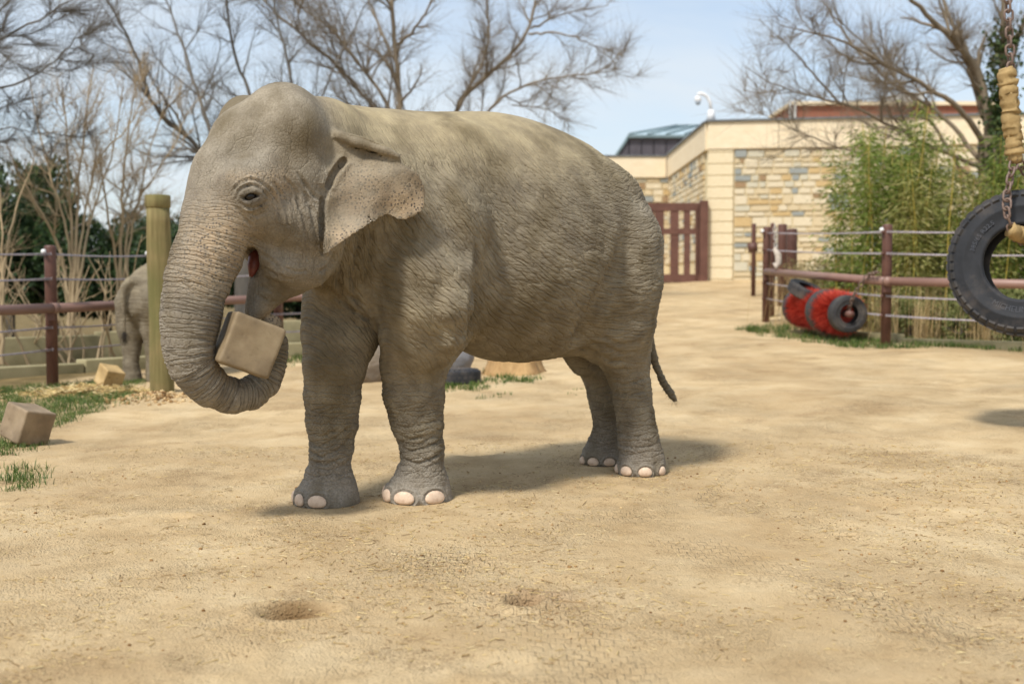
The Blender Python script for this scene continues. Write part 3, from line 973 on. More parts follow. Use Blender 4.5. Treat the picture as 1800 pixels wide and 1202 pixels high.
MB().tube([at(1361, 436, 20.6), at(1368, 448, 20.6), at(1369, 462, 20.6), at(1363, 470, 20.6), at(1360, 462, 20.6)], [0.03, 0.06, 0.06, 0.05, 0.02], 8).build('hook', simple_mat('pale_rope', srgb(200, 190, 178), srgb(170, 158, 146), 30, 0.8), hx)

# low concrete kerbs and planter walls
CONC = simple_mat('mossy_concrete', srgb(128, 120, 88), srgb(160, 150, 116), 3, 0.9, 0.4, 0.01)
def low_wall(name, pts, h, th, label, zoff=0.0, group=None, seg_len=2.4):
    root = empty(name, (pts[0][0], pts[0][1], float(gh(*pts[0]))))
    tag(root, label, 'wall', group)
    for (x0, y0), (x1, y1) in zip(pts[:-1], pts[1:]):
        L = math.hypot(x1 - x0, y1 - y0); n = max(1, int(L / seg_len)); a = math.atan2(y1 - y0, x1 - x0)
        for i in range(n):
            cx = x0 + (x1 - x0) * (i + 0.5) / n; cy = y0 + (y1 - y0) * (i + 0.5) / n
            z = float(gh(cx, cy)) + zoff
            me = bevel_box_mesh('wall_block', (L / n - 0.01, th, h + 0.3), 0.015, 2, CONC)
            o = link(bpy.data.objects.new('wall_block', me)); o.location = (cx, cy, z + h / 2 - 0.15); o.rotation_euler = (0, 0, a); child_local(o, root)
    return root
low_wall('planter_wall', [(-8.5, 13.6), (-5.9, 16.3), (-4.4, 18.2), (-1.5, 20.4), (1.0, 22.5)], 0.17, 0.25, 'low mossy concrete kerb at the foot of the bare shrubs')
low_wall('planter_wall', [(-9.5, 16.4), (-6.6, 19.0), (-4.9, 20.6), (-2.0, 23.0)], 0.44, 0.3, 'taller mossy concrete planter wall backed by dry grass')
low_wall('planter_wall', [(4.95, 18.8), (5.55, 17.1), (7.6, 15.4), (10.5, 14.6)], 0.10, 0.2, 'low concrete edging at the foot of the bamboo')

# round wooden pole
WOOD = NT('weathered_wood', 0.85, 0.2)
v = WOOD.mapping(WOOD.coord('Object'), (1, 1, 0.08)); n1 = WOOD.noise(v, 22, 5, 0.6); n2 = WOOD.noise(WOOD.coord('Object'), 2.2, 4, 0.6)
wc = WOOD.mix(WOOD.ramp(n2, [(0.4, 0.0), (0.65, 0.7)]), WOOD.ramp(n1, [(0.3, srgb(104, 92, 60)), (0.7, srgb(142, 128, 88))]), srgb(100, 100, 60))
WOODM = WOOD.out(wc, WOOD.bump(n1, 0.6, 0.01))
pb = onground(284, 692)
pole = empty('wooden_pole', (pb[0], pb[1], float(gh(pb[0], pb[1])))); tag(pole, 'thick round weathered wooden pole beside the smaller elephant', 'pole')
ph = at(281, 343, pb[1])[2]
mb = MB(); zz = np.linspace(float(gh(pb[0], pb[1])) - 0.1, ph - 0.14, 14); rr_ = 0.128 + 0.004 * np.sin(zz * 5)
mb.tube([(pb[0] + (0.02 * (1 - (z - zz[0]) / (zz[-1] - zz[0])) - 0.01), pb[1], z) for z in zz], rr_, 20); mb.build('shaft', WOODM, pole)
MB().tube([(pb[0] - 0.012, pb[1], ph - 0.15), (pb[0] - 0.012, pb[1], ph - 0.13), (pb[0] - 0.012, pb[1], ph - 0.012), (pb[0] - 0.012, pb[1], ph)], [0.122, 0.136, 0.138, 0.125], 20).build('cap', WOODM, pole)
# ------------------------------------------------------------------ bare trees
def bark(name, c1, c2):
    return simple_mat(name, c1, c2, 6, 0.9, 0.6, 0.02, 0.15, stretch=(1, 1, 0.25))
BARK_D = bark('dark_bark', srgb(98, 93, 86), srgb(124, 117, 107))
BARK_M = bark('grey_brown_bark', srgb(114, 102, 86), srgb(144, 130, 110))
BARK_T = bark('tan_bark', srgb(150, 132, 104), srgb(182, 162, 130))
def smooth_path(P, n):
    P = np.asarray(P, float)
    seg = np.linalg.norm(np.diff(P, axis=0), axis=1); cum = np.concatenate([[0], np.cumsum(seg)])
    t = np.linspace(0, cum[-1], n)
    Q = np.stack([np.interp(t, cum, P[:, c]) for c in range(P.shape[1])], 1)
    for _ in range(2): Q[1:-1] = 0.25 * Q[:-2] + 0.5 * Q[1:-1] + 0.25 * Q[2:]
    return Q
class Tubes:
    """many thin branches in one mesh, fast"""
    def __init__(self): self.V = []; self.Q = []; self.C = []; self.n = 0
    def add(self, pts, rad, k):
        m = len(pts); self.C.append(pts)
        t = np.gradient(pts, axis=0); t /= np.linalg.norm(t, axis=1)[:, None] + 1e-9
        ref = np.array([0.31, 0.17, 0.93]) if abs(t[0, 2]) < 0.8 else np.array([0.9, 0.3, 0.1])
        u = np.cross(t, ref); u /= np.linalg.norm(u, axis=1)[:, None] + 1e-9
        w = np.cross(t, u)
        a = np.arange(k) * 2 * np.pi / k
        V = pts[:, None, :] + rad[:, None, None] * (np.cos(a)[None, :, None] * u[:, None, :] + np.sin(a)[None, :, None] * w[:, None, :])
        self.V.append(V.reshape(-1, 3))
        i = np.arange(m - 1)[:, None] * k; j = np.arange(k)[None, :]; j2 = (j + 1) % k
        q = np.stack([i + j, i + j2, i + k + j2, i + k + j], -1).reshape(-1, 4) + self.n
        self.Q.append(q); self.n += m * k
    def twigs(self, n, r, rad, ln):
        """fine last twigs sprouting from the thin branches"""
        P0 = np.concatenate([c[:-1] for c in self.C]); P1 = np.concatenate([c[1:] for c in self.C])
        sl = np.linalg.norm(P1 - P0, axis=1); k = r.choice(len(P0), n, p=sl / sl.sum())
        a, b = P0[k], P1[k]
        t = b - a; t /= np.linalg.norm(t, axis=1)[:, None] + 1e-6
        o = a + (b - a) * r.random((n, 1))
        d = t * 1.0 + r.normal(0, 0.48, (n, 3)) + [0, 0, 0.08]; d /= np.linalg.norm(d, axis=1)[:, None]
        L = (ln * r.uniform(0.35, 1.25, n))[:, None]
        mid = o + d * L * 0.5
        d2 = d + r.normal(0, 0.3, (n, 3)) + [0, 0, 0.1]; d2 /= np.linalg.norm(d2, axis=1)[:, None]
        tip = mid + d2 * L * 0.5
        u = np.cross(d, [0.3, 0.5, 0.8]); u /= np.linalg.norm(u, axis=1)[:, None] + 1e-6
        w = np.cross(d, u)
        ring = [u, -0.5 * u + 0.87 * w, -0.5 * u - 0.87 * w]
        V = np.stack([o + q * rad for q in ring] + [mid + q * rad * 0.8 for q in ring] + [tip + q * rad * 0.35 for q in ring], 1).reshape(-1, 3)
        base = np.arange(n)[:, None] * 9 + self.n
        Q = np.concatenate([base + np.array([i * 3 + j, i * 3 + (j + 1) % 3, i * 3 + 3 + (j + 1) % 3, i * 3 + 3 + j]) for i in (0, 1) for j in (0, 1, 2)])
        self.V.append(V); self.Q.append(Q); self.n += n * 9
    def build(self, name, mat, parent):
        o = link(bpy.data.objects.new(name, fast_mesh(name, np.concatenate(self.V), np.concatenate(self.Q), mat)))
        child_local(o, parent); return o
def grow(tb, path, r0, r1, lev, maxlev, r, dens, spread, upb, lenf, rmin=0.006, sides=(8, 5, 4, 3), fmin=0.2):
    """children along one branch"""
    if lev >= maxlev: return
    seg = np.linalg.norm(np.diff(path, axis=0), axis=1); L = seg.sum(); cum = np.concatenate([[0], np.cumsum(seg)]) / L
    nb = max(2, int(dens[lev] * L * r.uniform(0.8, 1.2)))
    for i in range(nb):
        f = r.uniform(0.12 if lev else fmin, 1.0)
        p = np.array([np.interp(f, cum, path[:, c]) for c in range(3)])
        k = min(int(np.searchsorted(cum, f)), len(path) - 1); k = max(k, 1)
        tan = path[k] - path[k - 1]; tan /= np.linalg.norm(tan)
        rad = (r0 + (r1 - r0) * f) * r.uniform(0.45, 0.7)
        d = r.normal(size=3); d -= tan * (d @ tan); d /= np.linalg.norm(d)
        an = math.radians(r.uniform(22, 65) * spread)
        dr = tan * math.cos(an) + d * math.sin(an)
        ln = L * lenf[lev] * r.uniform(0.5, 1.15) * (1.1 - 0.6 * f)
        n = 6 if lev < 2 else 4
        pts = [p]; q = p.copy(); cur = dr.copy()
        for s in range(n):
            cur = cur + r.normal(0, 0.16, 3) + np.array([0, 0, upb])
            cur /= np.linalg.norm(cur)
            q = q + cur * ln / n; pts.append(q)
        pts = np.array(pts)
        rad = max(rad, rmin)
        rr = np.linspace(rad, max(rmin * 0.6, rad * 0.3), len(pts))
        tb.add(pts, rr, sides[min(lev + 1, 3)])
        grow(tb, pts, rad, rr[-1], lev + 1, maxlev, r, dens, spread, upb, lenf, rmin, sides)
def tree(label, limbs, mat, seed, base=None, trunk=None, dens=(2.6, 3.4, 4.2), spread=1.0, upb=0.05, lenf=(0.45, 0.42, 0.4), maxlev=2, rmin=0.0055, name='bare_tree', group='bare trees behind the yard', cat='tree', zoff=0.0, thick=0.58, twigs=3900, tlen=0.70, fmin=0.2):
    """limbs: list of (list of (u, v, Y), r0, r1); the trunk runs from the ground to where the limbs part"""
    r = np.random.default_rng(seed)
    b = np.array(base, float)
    gz = float(gh(b[0], b[1])) + zoff
    root = empty(name, (b[0], b[1], gz)); tag(root, label, cat, group)
    tb0 = Tubes()
    if trunk is not None:
        for tp, ra, rb in trunk:
            P = smooth_path([np.array(q) if len(q) == 3 and q[1] < 90 and q[2] < 30 and False else at(*q) for q in tp], 14)
            P[0, 2] = min(P[0, 2], float(gh(P[0, 0], P[0, 1])) - 0.1)
            rad = np.linspace(ra, rb, len(P)); tb0.add(P, rad, 10)
        tb0.build('trunk', mat, root)
    tl = Tubes(); tb = Tubes()
    for pts, r0, r1 in limbs:
        P = smooth_path([at(*q) for q in pts], max(8, len(pts) * 4))
        P[1:-1] += r.normal(0, 0.012, (len(P) - 2, 3))
        r0, r1 = r0 * thick, r1 * thick * 0.8
        tl.add(P, np.linspace(r0, r1, len(P)), 8)
        grow(tb, P, r0, r1, 0, maxlev, r, dens, spread, upb, lenf, rmin, fmin=fmin)
    tl.build('limbs', mat, root)
    tb.twigs(twigs, r, rmin * 0.50, tlen)
    tb.build('crown', mat, root)
    return root
Yt = 27.0
# tree behind the shoulders
bp = at(735, 480, Yt)
tree('tall bare tree whose straight trunk rises above the big elephant\'s shoulders',
     [([(728, 400, Yt), (658, 186, Yt), (576, 100, Yt - 0.5), (520, 55, Yt - 1), (470, 10, Yt - 1), (430, -40, Yt - 1)], 0.10, 0.04),
      ([(735, 380, Yt), (686, 186, Yt + 0.5), (613, 89, Yt + 1), (583, 50, Yt + 1.4), (537, 21, Yt + 1.6), (480, -30, Yt + 2)], 0.10, 0.035),
      ([(708, 280, Yt), (704, 190, Yt), (695, 89, Yt), (688, 11, Yt), (684, -60, Yt)], 0.125, 0.085),
      ([(699, 78, Yt), (729, 53, Yt - 0.6), (750, 20, Yt - 1), (768, -20, Yt - 1.2)], 0.06, 0.04),
      ([(693, 104, Yt), (668, 53, Yt + 0.6), (647, 0, Yt + 1), (635, -40, Yt + 1)], 0.06, 0.035)],
     BARK_M, 101, bp[:2], [([(735, 560, Yt), (735, 450, Yt), (722, 340, Yt), (708, 275, Yt)], 0.20, 0.13)], dens=(3.4, 4.2, 3.4), lenf=(0.36, 0.50, 0.48))
bp = at(770, 480, Yt + 2)
tree('spreading bare tree with forked limbs showing above the big elephant\'s back',
     [([(785, 330, Yt + 2), (800, 192, Yt + 2), (816, 167, Yt + 2), (882, 114, Yt + 1.5), (928, 62, Yt + 1), (942, 0, Yt + 1), (950, -60, Yt + 1)], 0.13, 0.05),
      ([(816, 167, Yt + 2), (846, 117, Yt + 2.6), (860, 64, Yt + 3), (855, 0, Yt + 3.2), (850, -40, Yt + 3.2)], 0.075, 0.035),
      ([(785, 330, Yt + 2), (857, 192, Yt + 1), (900, 160, Yt + 0.6), (942, 142, Yt + 0.3), (985, 135, Yt), (1045, 130, Yt), (1095, 121, Yt)], 0.085, 0.02),
      ([(930, 60, Yt + 1), (978, 57, Yt + 0.4), (1020, 68, Yt), (1055, 88, Yt), (1080, 110, Yt)], 0.05, 0.015),
      ([(934, 50, Yt + 1), (960, 38, Yt + 1.4), (990, 24, Yt + 1.8), (1030, 16, Yt + 2), (1070, 10, Yt + 2)], 0.05, 0.015),
      ([(900, 185, Yt + 1), (960, 190, Yt), (1010, 215, Yt), (1050, 226, Yt)], 0.03, 0.01)],
     BARK_M, 102, bp[:2], [([(770, 560, Yt + 2), (775, 430, Yt + 2), (785, 325, Yt + 2)], 0.22, 0.15)], dens=(3.4, 4.2, 3.2), lenf=(0.27, 0.52, 0.48))
# tree behind the head
Yh = 24.0
bp = at(430, 480, Yh)
tree('dense dark bare tree spreading behind the big elephant\'s head',
     [([(420, 400, Yh), (348, 258, Yh), (292, 210, Yh - 0.5), (262, 176, Yh - 1), (254, 142, Yh - 1), (232, 79, Yh - 1.2), (187, 0, Yh - 1.5), (165, -40, Yh - 1.5)], 0.10, 0.03),
      ([(425, 400, Yh), (367, 225, Yh + 0.5), (359, 195, Yh + 0.6), (333, 123, Yh + 1), (318, 71, Yh + 1), (292, 0, Yh + 1.2), (280, -40, Yh + 1.2)], 0.095, 0.03),
      ([(440, 380, Yh), (442, 157, Yh), (419, 123, Yh), (408, 75, Yh - 0.5), (397, 11, Yh - 0.8), (390, -40, Yh - 1)], 0.09, 0.035),
      ([(450, 380, Yh), (515, 142, Yh + 1), (498, 75, Yh + 1), (483, 7, Yh + 1), (478, -40, Yh + 1)], 0.08, 0.035),
      ([(445, 380, Yh), (560, 190, Yh + 1.4), (585, 120, Yh + 1.6), (620, 60, Yh + 2), (640, 10, Yh + 2)], 0.06, 0.025)],
     BARK_D, 103, bp[:2], [([(432, 590, Yh), (430, 480, Yh), (432, 390, Yh)], 0.24, 0.16)], dens=(4.0, 4.4, 3.4), lenf=(0.32, 0.50, 0.48))
# tree reaching in from the left edge
Yl = 19.0
bp = at(-190, 560, Yl)
tree('bare tree outside the yard reaching thin grey branches in from the side',
     [([(-170, 330, Yl), (-90, 120, Yl), (0, 67, Yl), (56, 41, Yl), (123, 4, Yl), (160, -30, Yl)], 0.07, 0.02),
      ([(-170, 330, Yl), (-90, 190, Yl), (0, 152, Yl), (37, 150, Yl), (94, 112, Yl), (123, 82, Yl), (150, 40, Yl)], 0.06, 0.015),
      ([(-170, 350, Yl), (-80, 270, Yl + 1), (0, 222, Yl + 1), (60, 232, Yl + 1), (110, 240, Yl + 1)], 0.045, 0.012),
      ([(-120, 200, Yl), (-40, 60, Yl), (10, 10, Yl), (40, -30, Yl)], 0.05, 0.02)],
     BARK_D, 104, bp[:2], [([(-185, 640, Yl), (-180, 470, Yl), (-170, 330, Yl)], 0.16, 0.10)], dens=(2.8, 3.0, 3.0), lenf=(0.34, 0.46, 0.48))
# tan many-stemmed shrubs behind the cable fence by the concrete kerb
Ys = 20.5
def shrub(label, u0, v0, tops, Y, seed, mat=BARK_T, r0=0.05, group='tan leafless shrubs behind the cable fence by the concrete kerb', dens=(2.8, 3.2, 2.6), twigs=1500):
    b = at(u0, v0, Y)
    rr = np.random.default_rng(seed)
    lim = []
    for (pts) in tops:
        lim.append(([(u0 + rr.uniform(-8, 8), v0, Y)] + [(u, v, Y + dy) for u, v, dy in pts], r0 * rr.uniform(0.7, 1.1), 0.014))
    return tree(label, lim, mat, seed, (b[0], b[1]), None, dens=dens, lenf=(0.30, 0.40, 0.4), name='bare_shrub', group=group, cat='shrub', spread=0.85, upb=0.06, thick=0.75, twigs=twigs, tlen=0.50, fmin=0.42)
shrub('vase shaped tan leafless shrub with many stems in front of the dark evergreens', 125, 600,
      [[(127, 441, 0), (108, 374, 0), (75, 262, 0.3), (60, 190, 0.4), (50, 130, 0.5)], [(130, 440, 0), (123, 337, 0), (118, 250, 0), (110, 150, 0)], [(140, 430, 0), (160, 320, 0.3), (176, 269, 0.5), (232, 224, 0.7), (260, 150, 0.8)],
       [(110, 450, 0), (90, 400, -0.3), (40, 320, -0.5), (10, 250, -0.5)], [(150, 430, 0), (170, 350, 0.8), (200, 270, 1.0), (215, 160, 1.2)], [(135, 420, 0), (140, 300, 0.2), (150, 200, 0.4), (165, 110, 0.5)]], Ys, 111)
shrub('tan leafless shrub with upright stems next to the wooden pole', 215, 600,
      [[(213, 441, 0), (217, 292, 0), (225, 230, 0.2), (240, 130, 0.3)], [(225, 430, 0), (250, 330, 0.4), (258, 277, 0.5), (290, 180, 0.6)], [(205, 450, 0), (190, 380, -0.4), (180, 300, -0.5), (150, 220, -0.6)], [(218, 430, 0), (236, 360, 0.4), (300, 270, 0.5), (330, 200, 0.5)]], Ys + 1.0, 112)
shrub('thin pale sapling with crooked twigs by the edge of the planter wall', 5, 640,
      [[(4, 500, 0), (3, 400, 0), (0, 330, 0)], [(6, 460, 0), (22, 380, 0.2), (45, 320, 0.3), (60, 280, 0.3)], [(4, 470, 0), (-20, 400, 0.1), (-40, 340, 0.2)]], 17.3, 113, r0=0.04, dens=(1.0, 1.6, 2), twigs=120)
# low crooked twigs sticking up behind the cables
def twig_bush(label, u0, v0, Y, seed, n=9, hgt=1.6):
    rr = np.random.default_rng(seed)
    b = at(u0, v0, Y); gz = float(gh(b[0], b[1]))
    root = empty('twiggy_shrub', (b[0], b[1], gz)); tag(root, label, 'shrub', 'pale twiggy shrubs behind the cable fence by the concrete kerb')
    tb = Tubes()
    for i in range(n):
        p = np.array([b[0] + rr.normal(0, 0.35), b[1] + rr.normal(0, 0.3), gz]); d = np.array([rr.normal(0, 0.35), rr.normal(0, 0.25), 1.0]); d /= np.linalg.norm(d)
        pts = [p]
        L = hgt * rr.uniform(0.6, 1.2)
        for s in range(6):
            d = d + rr.normal(0, 0.14, 3); d[2] = max(d[2], 0.3); d /= np.linalg.norm(d); p = p + d * L / 6; pts.append(p)
        pts = np.array(pts); r0 = rr.uniform(0.012, 0.024)
        tb.add(pts, np.linspace(r0, 0.006, 7), 5)
        grow(tb, pts, r0, 0.006, 0, 2, rr, (1.8, 2.0), 0.9, 0.1, (0.35, 0.4), 0.005)
    tb.build('stems', BARK_T, root)
    return root
for i, (u, lab) in enumerate(((40, 'pale twiggy shrub between the thin pale sapling and the brown fence post'), (140, 'pale twiggy shrub next to the brown fence post, below the vase shaped shrub'), (195, 'pale twiggy shrub between the fence post and the smaller elephant'))):
    twig_bush(lab, u, 640, 18.2 + 0.3 * i, 120 + i, 10, 1.9)

# big tree on the right, limbs sweeping to the left
Yr = 25.0
bp = at(1752, 470, Yr)
tree('large bare tree with sweeping grey limbs over the bamboo and stone wall',
     [([(1740, 300, Yr), (1737, 190, Yr), (1720, 120, Yr), (1650, 45, Yr - 0.5), (1600, 0, Yr - 0.8), (1570, -40, Yr - 1)], 0.20, 0.07),
      ([(1745, 250, Yr), (1690, 75, Yr + 0.6), (1660, 10, Yr + 1), (1645, -40, Yr + 1)], 0.13, 0.06),
      ([(1735, 260, Yr), (1690, 190, Yr - 0.6), (1610, 140, Yr - 1), (1545, 108, Yr - 1.3), (1490, 75, Yr - 1.6), (1430, 58, Yr - 2), (1370, 45, Yr - 2)], 0.12, 0.02),
      ([(1738, 300, Yr), (1650, 195, Yr + 0.5), (1570, 150, Yr + 0.8), (1510, 95, Yr + 1), (1470, 40, Yr + 1.2), (1440, -10, Yr + 1.4)], 0.10, 0.03),
      ([(1740, 330, Yr), (1690, 300, Yr), (1640, 215, Yr), (1600, 170, Yr), (1560, 120, Yr), (1530, 60, Yr)], 0.09, 0.03),
      ([(1735, 300, Yr), (1600, 240, Yr - 1), (1500, 185, Yr - 1.6), (1420, 168, Yr - 2), (1360, 150, Yr - 2.2), (1310, 118, Yr - 2.4)], 0.10, 0.015),
      ([(1720, 330, Yr), (1600, 290, Yr - 1.5), (1480, 262, Yr - 2.4), (1420, 240, Yr - 2.8), (1365, 212, Yr - 3), (1325, 195, Yr - 3)], 0.07, 0.012),
      ([(1480, 185, Yr - 1.6), (1420, 120, Yr - 1.8), (1380, 75, Yr - 2), (1340, 40, Yr - 2)], 0.045, 0.012),
      ([(1755, 300, Yr), (1760, 150, Yr), (1765, 60, Yr), (1760, -40, Yr)], 0.14, 0.09),
      ([(1765, 150, Yr), (1790, 70, Yr), (1820, -20, Yr)], 0.10, 0.06)],
     BARK_M, 105, bp[:2], [([(1755, 620, Yr), (1752, 470, Yr), (1742, 300, Yr), (1740, 240, Yr)], 0.42, 0.24)], dens=(3.6, 4.4, 3.6), lenf=(0.28, 0.52, 0.48), twigs=6800, fmin=0.3)

# ------------------------------------------------------------------ leafy plants
def leaf_mat(name, c1, c2, c3=None, trans=0.25):
    t = NT(name, 0.55, 0.35)
    oi = t.n.new('ShaderNodeNewGeometry').outputs['Random Per Island']
    col = t.ramp(oi, [(0.0, c1), (0.6, c2), (1.0, c3 or c2)])
    t.b.inputs['Transmission Weight'].default_value = 0.0
    t.out(col)
    tr = t.n.new('ShaderNodeBsdfTranslucent'); t.l.new(col, tr.inputs['Color'])
    mx = t.n.new('ShaderNodeMixShader'); mx.inputs[0].default_value = trans
    t.l.new(t.b.outputs[0], mx.inputs[1]); t.l.new(tr.outputs[0], mx.inputs[2])
    t.l.new(mx.outputs[0], t.n['Material Output'].inputs['Surface'])
    return t.m
def leaves_mesh(name, C, D, L, Wd, r, mat):
    """kite leaves: centres C, directions D"""
    n = len(C)
    D = D / (np.linalg.norm(D, axis=1)[:, None] + 1e-9)
    S = np.cross(D, r.normal(size=(n, 3))); S /= np.linalg.norm(S, axis=1)[:, None] + 1e-9
    L = np.broadcast_to(L, n)[:, None]; Wd = np.broadcast_to(Wd, n)[:, None]
    up = np.cross(S, D) * 0.12 * L
    V = np.stack([C, C + D * L * 0.45 + S * Wd / 2 + up * 0.5, C + D * L, C + D * L * 0.45 - S * Wd / 2 + up * 0.5], 1).reshape(-1, 3)
    Q = np.arange(n * 4).reshape(n, 4)
    return fast_mesh(name, V, Q, mat, False)
EVG = leaf_mat('evergreen_leaf', srgb(38, 56, 34), srgb(56, 78, 44), srgb(82, 102, 58))
def evergreen_mesh(seed, n=9000, blobs=26):
    r = np.random.default_rng(seed)
    c = r.normal(0, 1, (blobs, 3)); c /= np.linalg.norm(c, axis=1)[:, None]; c *= r.uniform(0.2, 0.85, blobs)[:, None] ** 0.6
    c[:, 2] = np.abs(c[:, 2]) * 1.0 - 0.1
    br = r.uniform(0.18, 0.36, blobs)
    k = r.integers(0, blobs, n)
    d = r.normal(size=(n, 3)); d /= np.linalg.norm(d, axis=1)[:, None]
    C = c[k] + d * (br[k] * r.uniform(0.5, 1.05, n) ** 0.5)[:, None]
    C[:, 2] = np.maximum(C[:, 2], -0.2)
    return leaves_mesh('foliage', C, d + r.normal(0, 0.5, (n, 3)), r.uniform(0.05, 0.11, n), r.uniform(0.03, 0.055, n), r, EVG)
EM = [evergreen_mesh(201), evergreen_mesh(202)]
def stem_mesh():
    tb = MB(); tb.tube([(0, 0, -0.7), (0.03, 0, 0), (0, 0.03, 0.6)], [0.06, 0.04, 0.01], 7)
    rr = np.random.default_rng(3)
    for _ in range(9):
        a = rr.uniform(0, 6.28); z = rr.uniform(-0.4, 0.4); tb.tube([(0, 0, z), (0.4 * math.cos(a), 0.4 * math.sin(a), z + 0.25), (0.7 * math.cos(a), 0.7 * math.sin(a), z + 0.35)], [0.025, 0.016, 0.006], 5)
    me = bpy.data.meshes.new('trunk'); me.from_pydata(np.concatenate(tb.v).tolist(), [], tb.f); me.update(); me.materials.append(BARK_D); return me
STM = stem_mesh()
def evergreen(label, u, v, Y, w, h, i, group='dark evergreens behind the cable fence by the concrete kerb'):
    """centre pixel, distance, half width and half height in metres"""
    p = at(u, v, Y); gz = float(gh(p[0], p[1]))
    root = empty('evergreen_bush', (p[0], p[1], gz)); tag(root, label, 'bush', group)
    o = link(bpy.data.objects.new('foliage', EM[i % 2])); o.location = (p[0], p[1], p[2]); o.scale = (w, w * 0.8, h); o.rotation_euler = (0, 0, i * 1.9); child_local(o, root)
    s = link(bpy.data.objects.new('trunk', STM)); s.location = (p[0], p[1], p[2]); s.scale = (w, w * 0.8, (p[2] - gz + 0.1) / 0.7); s.rotation_euler = (0, 0, i * 1.3); child_local(s, root)
for i, (u, v, Y, w, h, lab) in enumerate((
        (15, 450, 27, 2.0, 2.7, 'tall dark evergreen bush rising beside the pale sapling'),
        (95, 500, 26, 1.7, 1.7, 'dark evergreen bush behind the brown fence post'),
        (-60, 480, 25, 1.8, 2.6, 'dark evergreen bush at the end of the hedge past the pale sapling'),
        (190, 520, 28, 1.9, 1.8, 'dark evergreen bush behind the upright tan shrub'),
        (255, 480, 30, 1.6, 1.9, 'dark evergreen bush directly behind the wooden pole'),
        (330, 500, 28, 1.9, 1.6, 'dark evergreen bush hidden behind the big elephant\'s trunk'),
        (430, 510, 27, 1.9, 1.5, 'dark evergreen bush seen between the trunk and lower lip'),
        (530, 530, 28, 1.9, 1.4, 'dark evergreen bush seen under the big elephant\'s chin'),
        (640, 530, 29, 2.0, 1.4, 'dark evergreen bush behind the big elephant\'s chest'),
        (760, 520, 31, 2.2, 1.5, 'dark evergreen bush behind the big elephant\'s belly'),
        (880, 510, 33, 2.2, 1.4, 'dark evergreen bush behind the big elephant\'s flank'))):
    evergreen(lab, u, v, Y, w, h, i)
OLV = leaf_mat('olive_leaf', srgb(92, 104, 58), srgb(122, 128, 74), srgb(150, 150, 96))
def green_bush_mesh(seed):
    me = evergreen_mesh(seed, 5000, 20); me.materials.clear(); me.materials.append(OLV); return me
GB = [green_bush_mesh(211), green_bush_mesh(212)]
for i, (u, Y, w, h, lab) in enumerate(((1500, 20.2, 0.75, 0.7, 'olive green undergrowth bush behind the red brush roller'), (1600, 18.2, 0.7, 0.65, 'olive green undergrowth bush below the tall dense green bamboo'),
        (1690, 17.6, 0.75, 0.75, 'olive green undergrowth bush below the thin yellowish bamboo'), (1780, 17.2, 0.8, 0.9, 'olive green undergrowth bush seen through the hanging tyre'), (1430, 22.5, 0.6, 0.6, 'olive green undergrowth bush behind the clustered fence posts'))):
    X0 = (u - PCX) / FPX * Y; z0 = float(gh(X0, Y))
    root = empty('undergrowth_bush', (X0, Y, z0)); tag(root, lab, 'bush', 'olive undergrowth bushes')
    o = link(bpy.data.objects.new('foliage', GB[i % 2])); o.location = (X0, Y, z0 + h * 0.25); o.scale = (w, w * 0.7, h); o.rotation_euler = (0, 0, i * 2.1); child_local(o, root)
    s = link(bpy.data.objects.new('trunk', STM)); s.location = (X0, Y, z0 + h * 0.25); s.scale = (w * 0.7, w * 0.7, h * 0.6); child_local(s, root)
# dry pampas-like grass between the low walls
STRAWM = leaf_mat('dry_grass', srgb(168, 142, 98), srgb(196, 170, 122), srgb(214, 192, 148), 0.3)
def grass_tuft_mesh(seed, n, h, spread, w=0.012, lean=0.35, mat=None, name='blades'):
    r = np.random.default_rng(seed)
    V = []; Q = []
    a = r.uniform(0, 2 * np.pi, n); rad = np.abs(r.normal(0, spread, n))
    b = np.stack([np.cos(a) * rad, np.sin(a) * rad, np.zeros(n)], 1)
    H = h * r.uniform(0.5, 1.1, n)
    la = r.uniform(0, 2 * np.pi, n); ln = np.abs(r.normal(0, lean, n)) * H
    dr = np.stack([np.cos(la), np.sin(la), np.zeros(n)], 1); sd = np.stack([-np.sin(la), np.cos(la), np.zeros(n)], 1) * w / 2
    m1 = b + dr * ln[:, None] * 0.3 + np.stack([0 * H, 0 * H, H * 0.6], 1); tip = b + dr * ln[:, None] + np.stack([0 * H, 0 * H, H], 1)
    V = np.stack([b - sd, b + sd, m1 + sd * 0.8, m1 - sd * 0.8, tip], 1).reshape(-1, 3)
    k = np.arange(n)[:, None] * 5
    Q4 = np.concatenate([k + np.array([0, 1, 2, 3]), k + np.array([3, 2, 4, 4])], 0)
    me = bpy.data.meshes.new(name)
    me.from_pydata(V.tolist(), [], [tuple(q) if q[2] != q[3] else tuple(q[:3]) for q in Q4.tolist()]); me.update(); me.materials.append(mat)
    return me
TUFT = [grass_tuft_mesh(301, 260, 0.75, 0.16, 0.016, 0.35, STRAWM), grass_tuft_mesh(302, 260, 0.65, 0.2, 0.016, 0.45, STRAWM)]
rr = np.random.default_rng(31)
for i in range(16):
    f = (i + rr.uniform(-0.3, 0.3)) / 15
    x = -9.0 + f * 6.6; y = np.interp(x, [-9.5, -6.6, -4.9, -2.0], [16.4, 19.0, 20.6, 23.0]) + 0.6 + rr.uniform(0, 0.6)
    o = link(bpy.data.objects.new('dry_grass_clump', TUFT[i % 2])); o.location = (x, y, float(gh(x, y))); s = rr.uniform(0.8, 1.2); o.scale = (s, s, s * 0.62); o.rotation_euler = (0, 0, rr.uniform(0, 6))
    tag(o, 'clump of dry straw coloured grass behind the taller planter wall', 'grass clump', 'dry grass clumps')

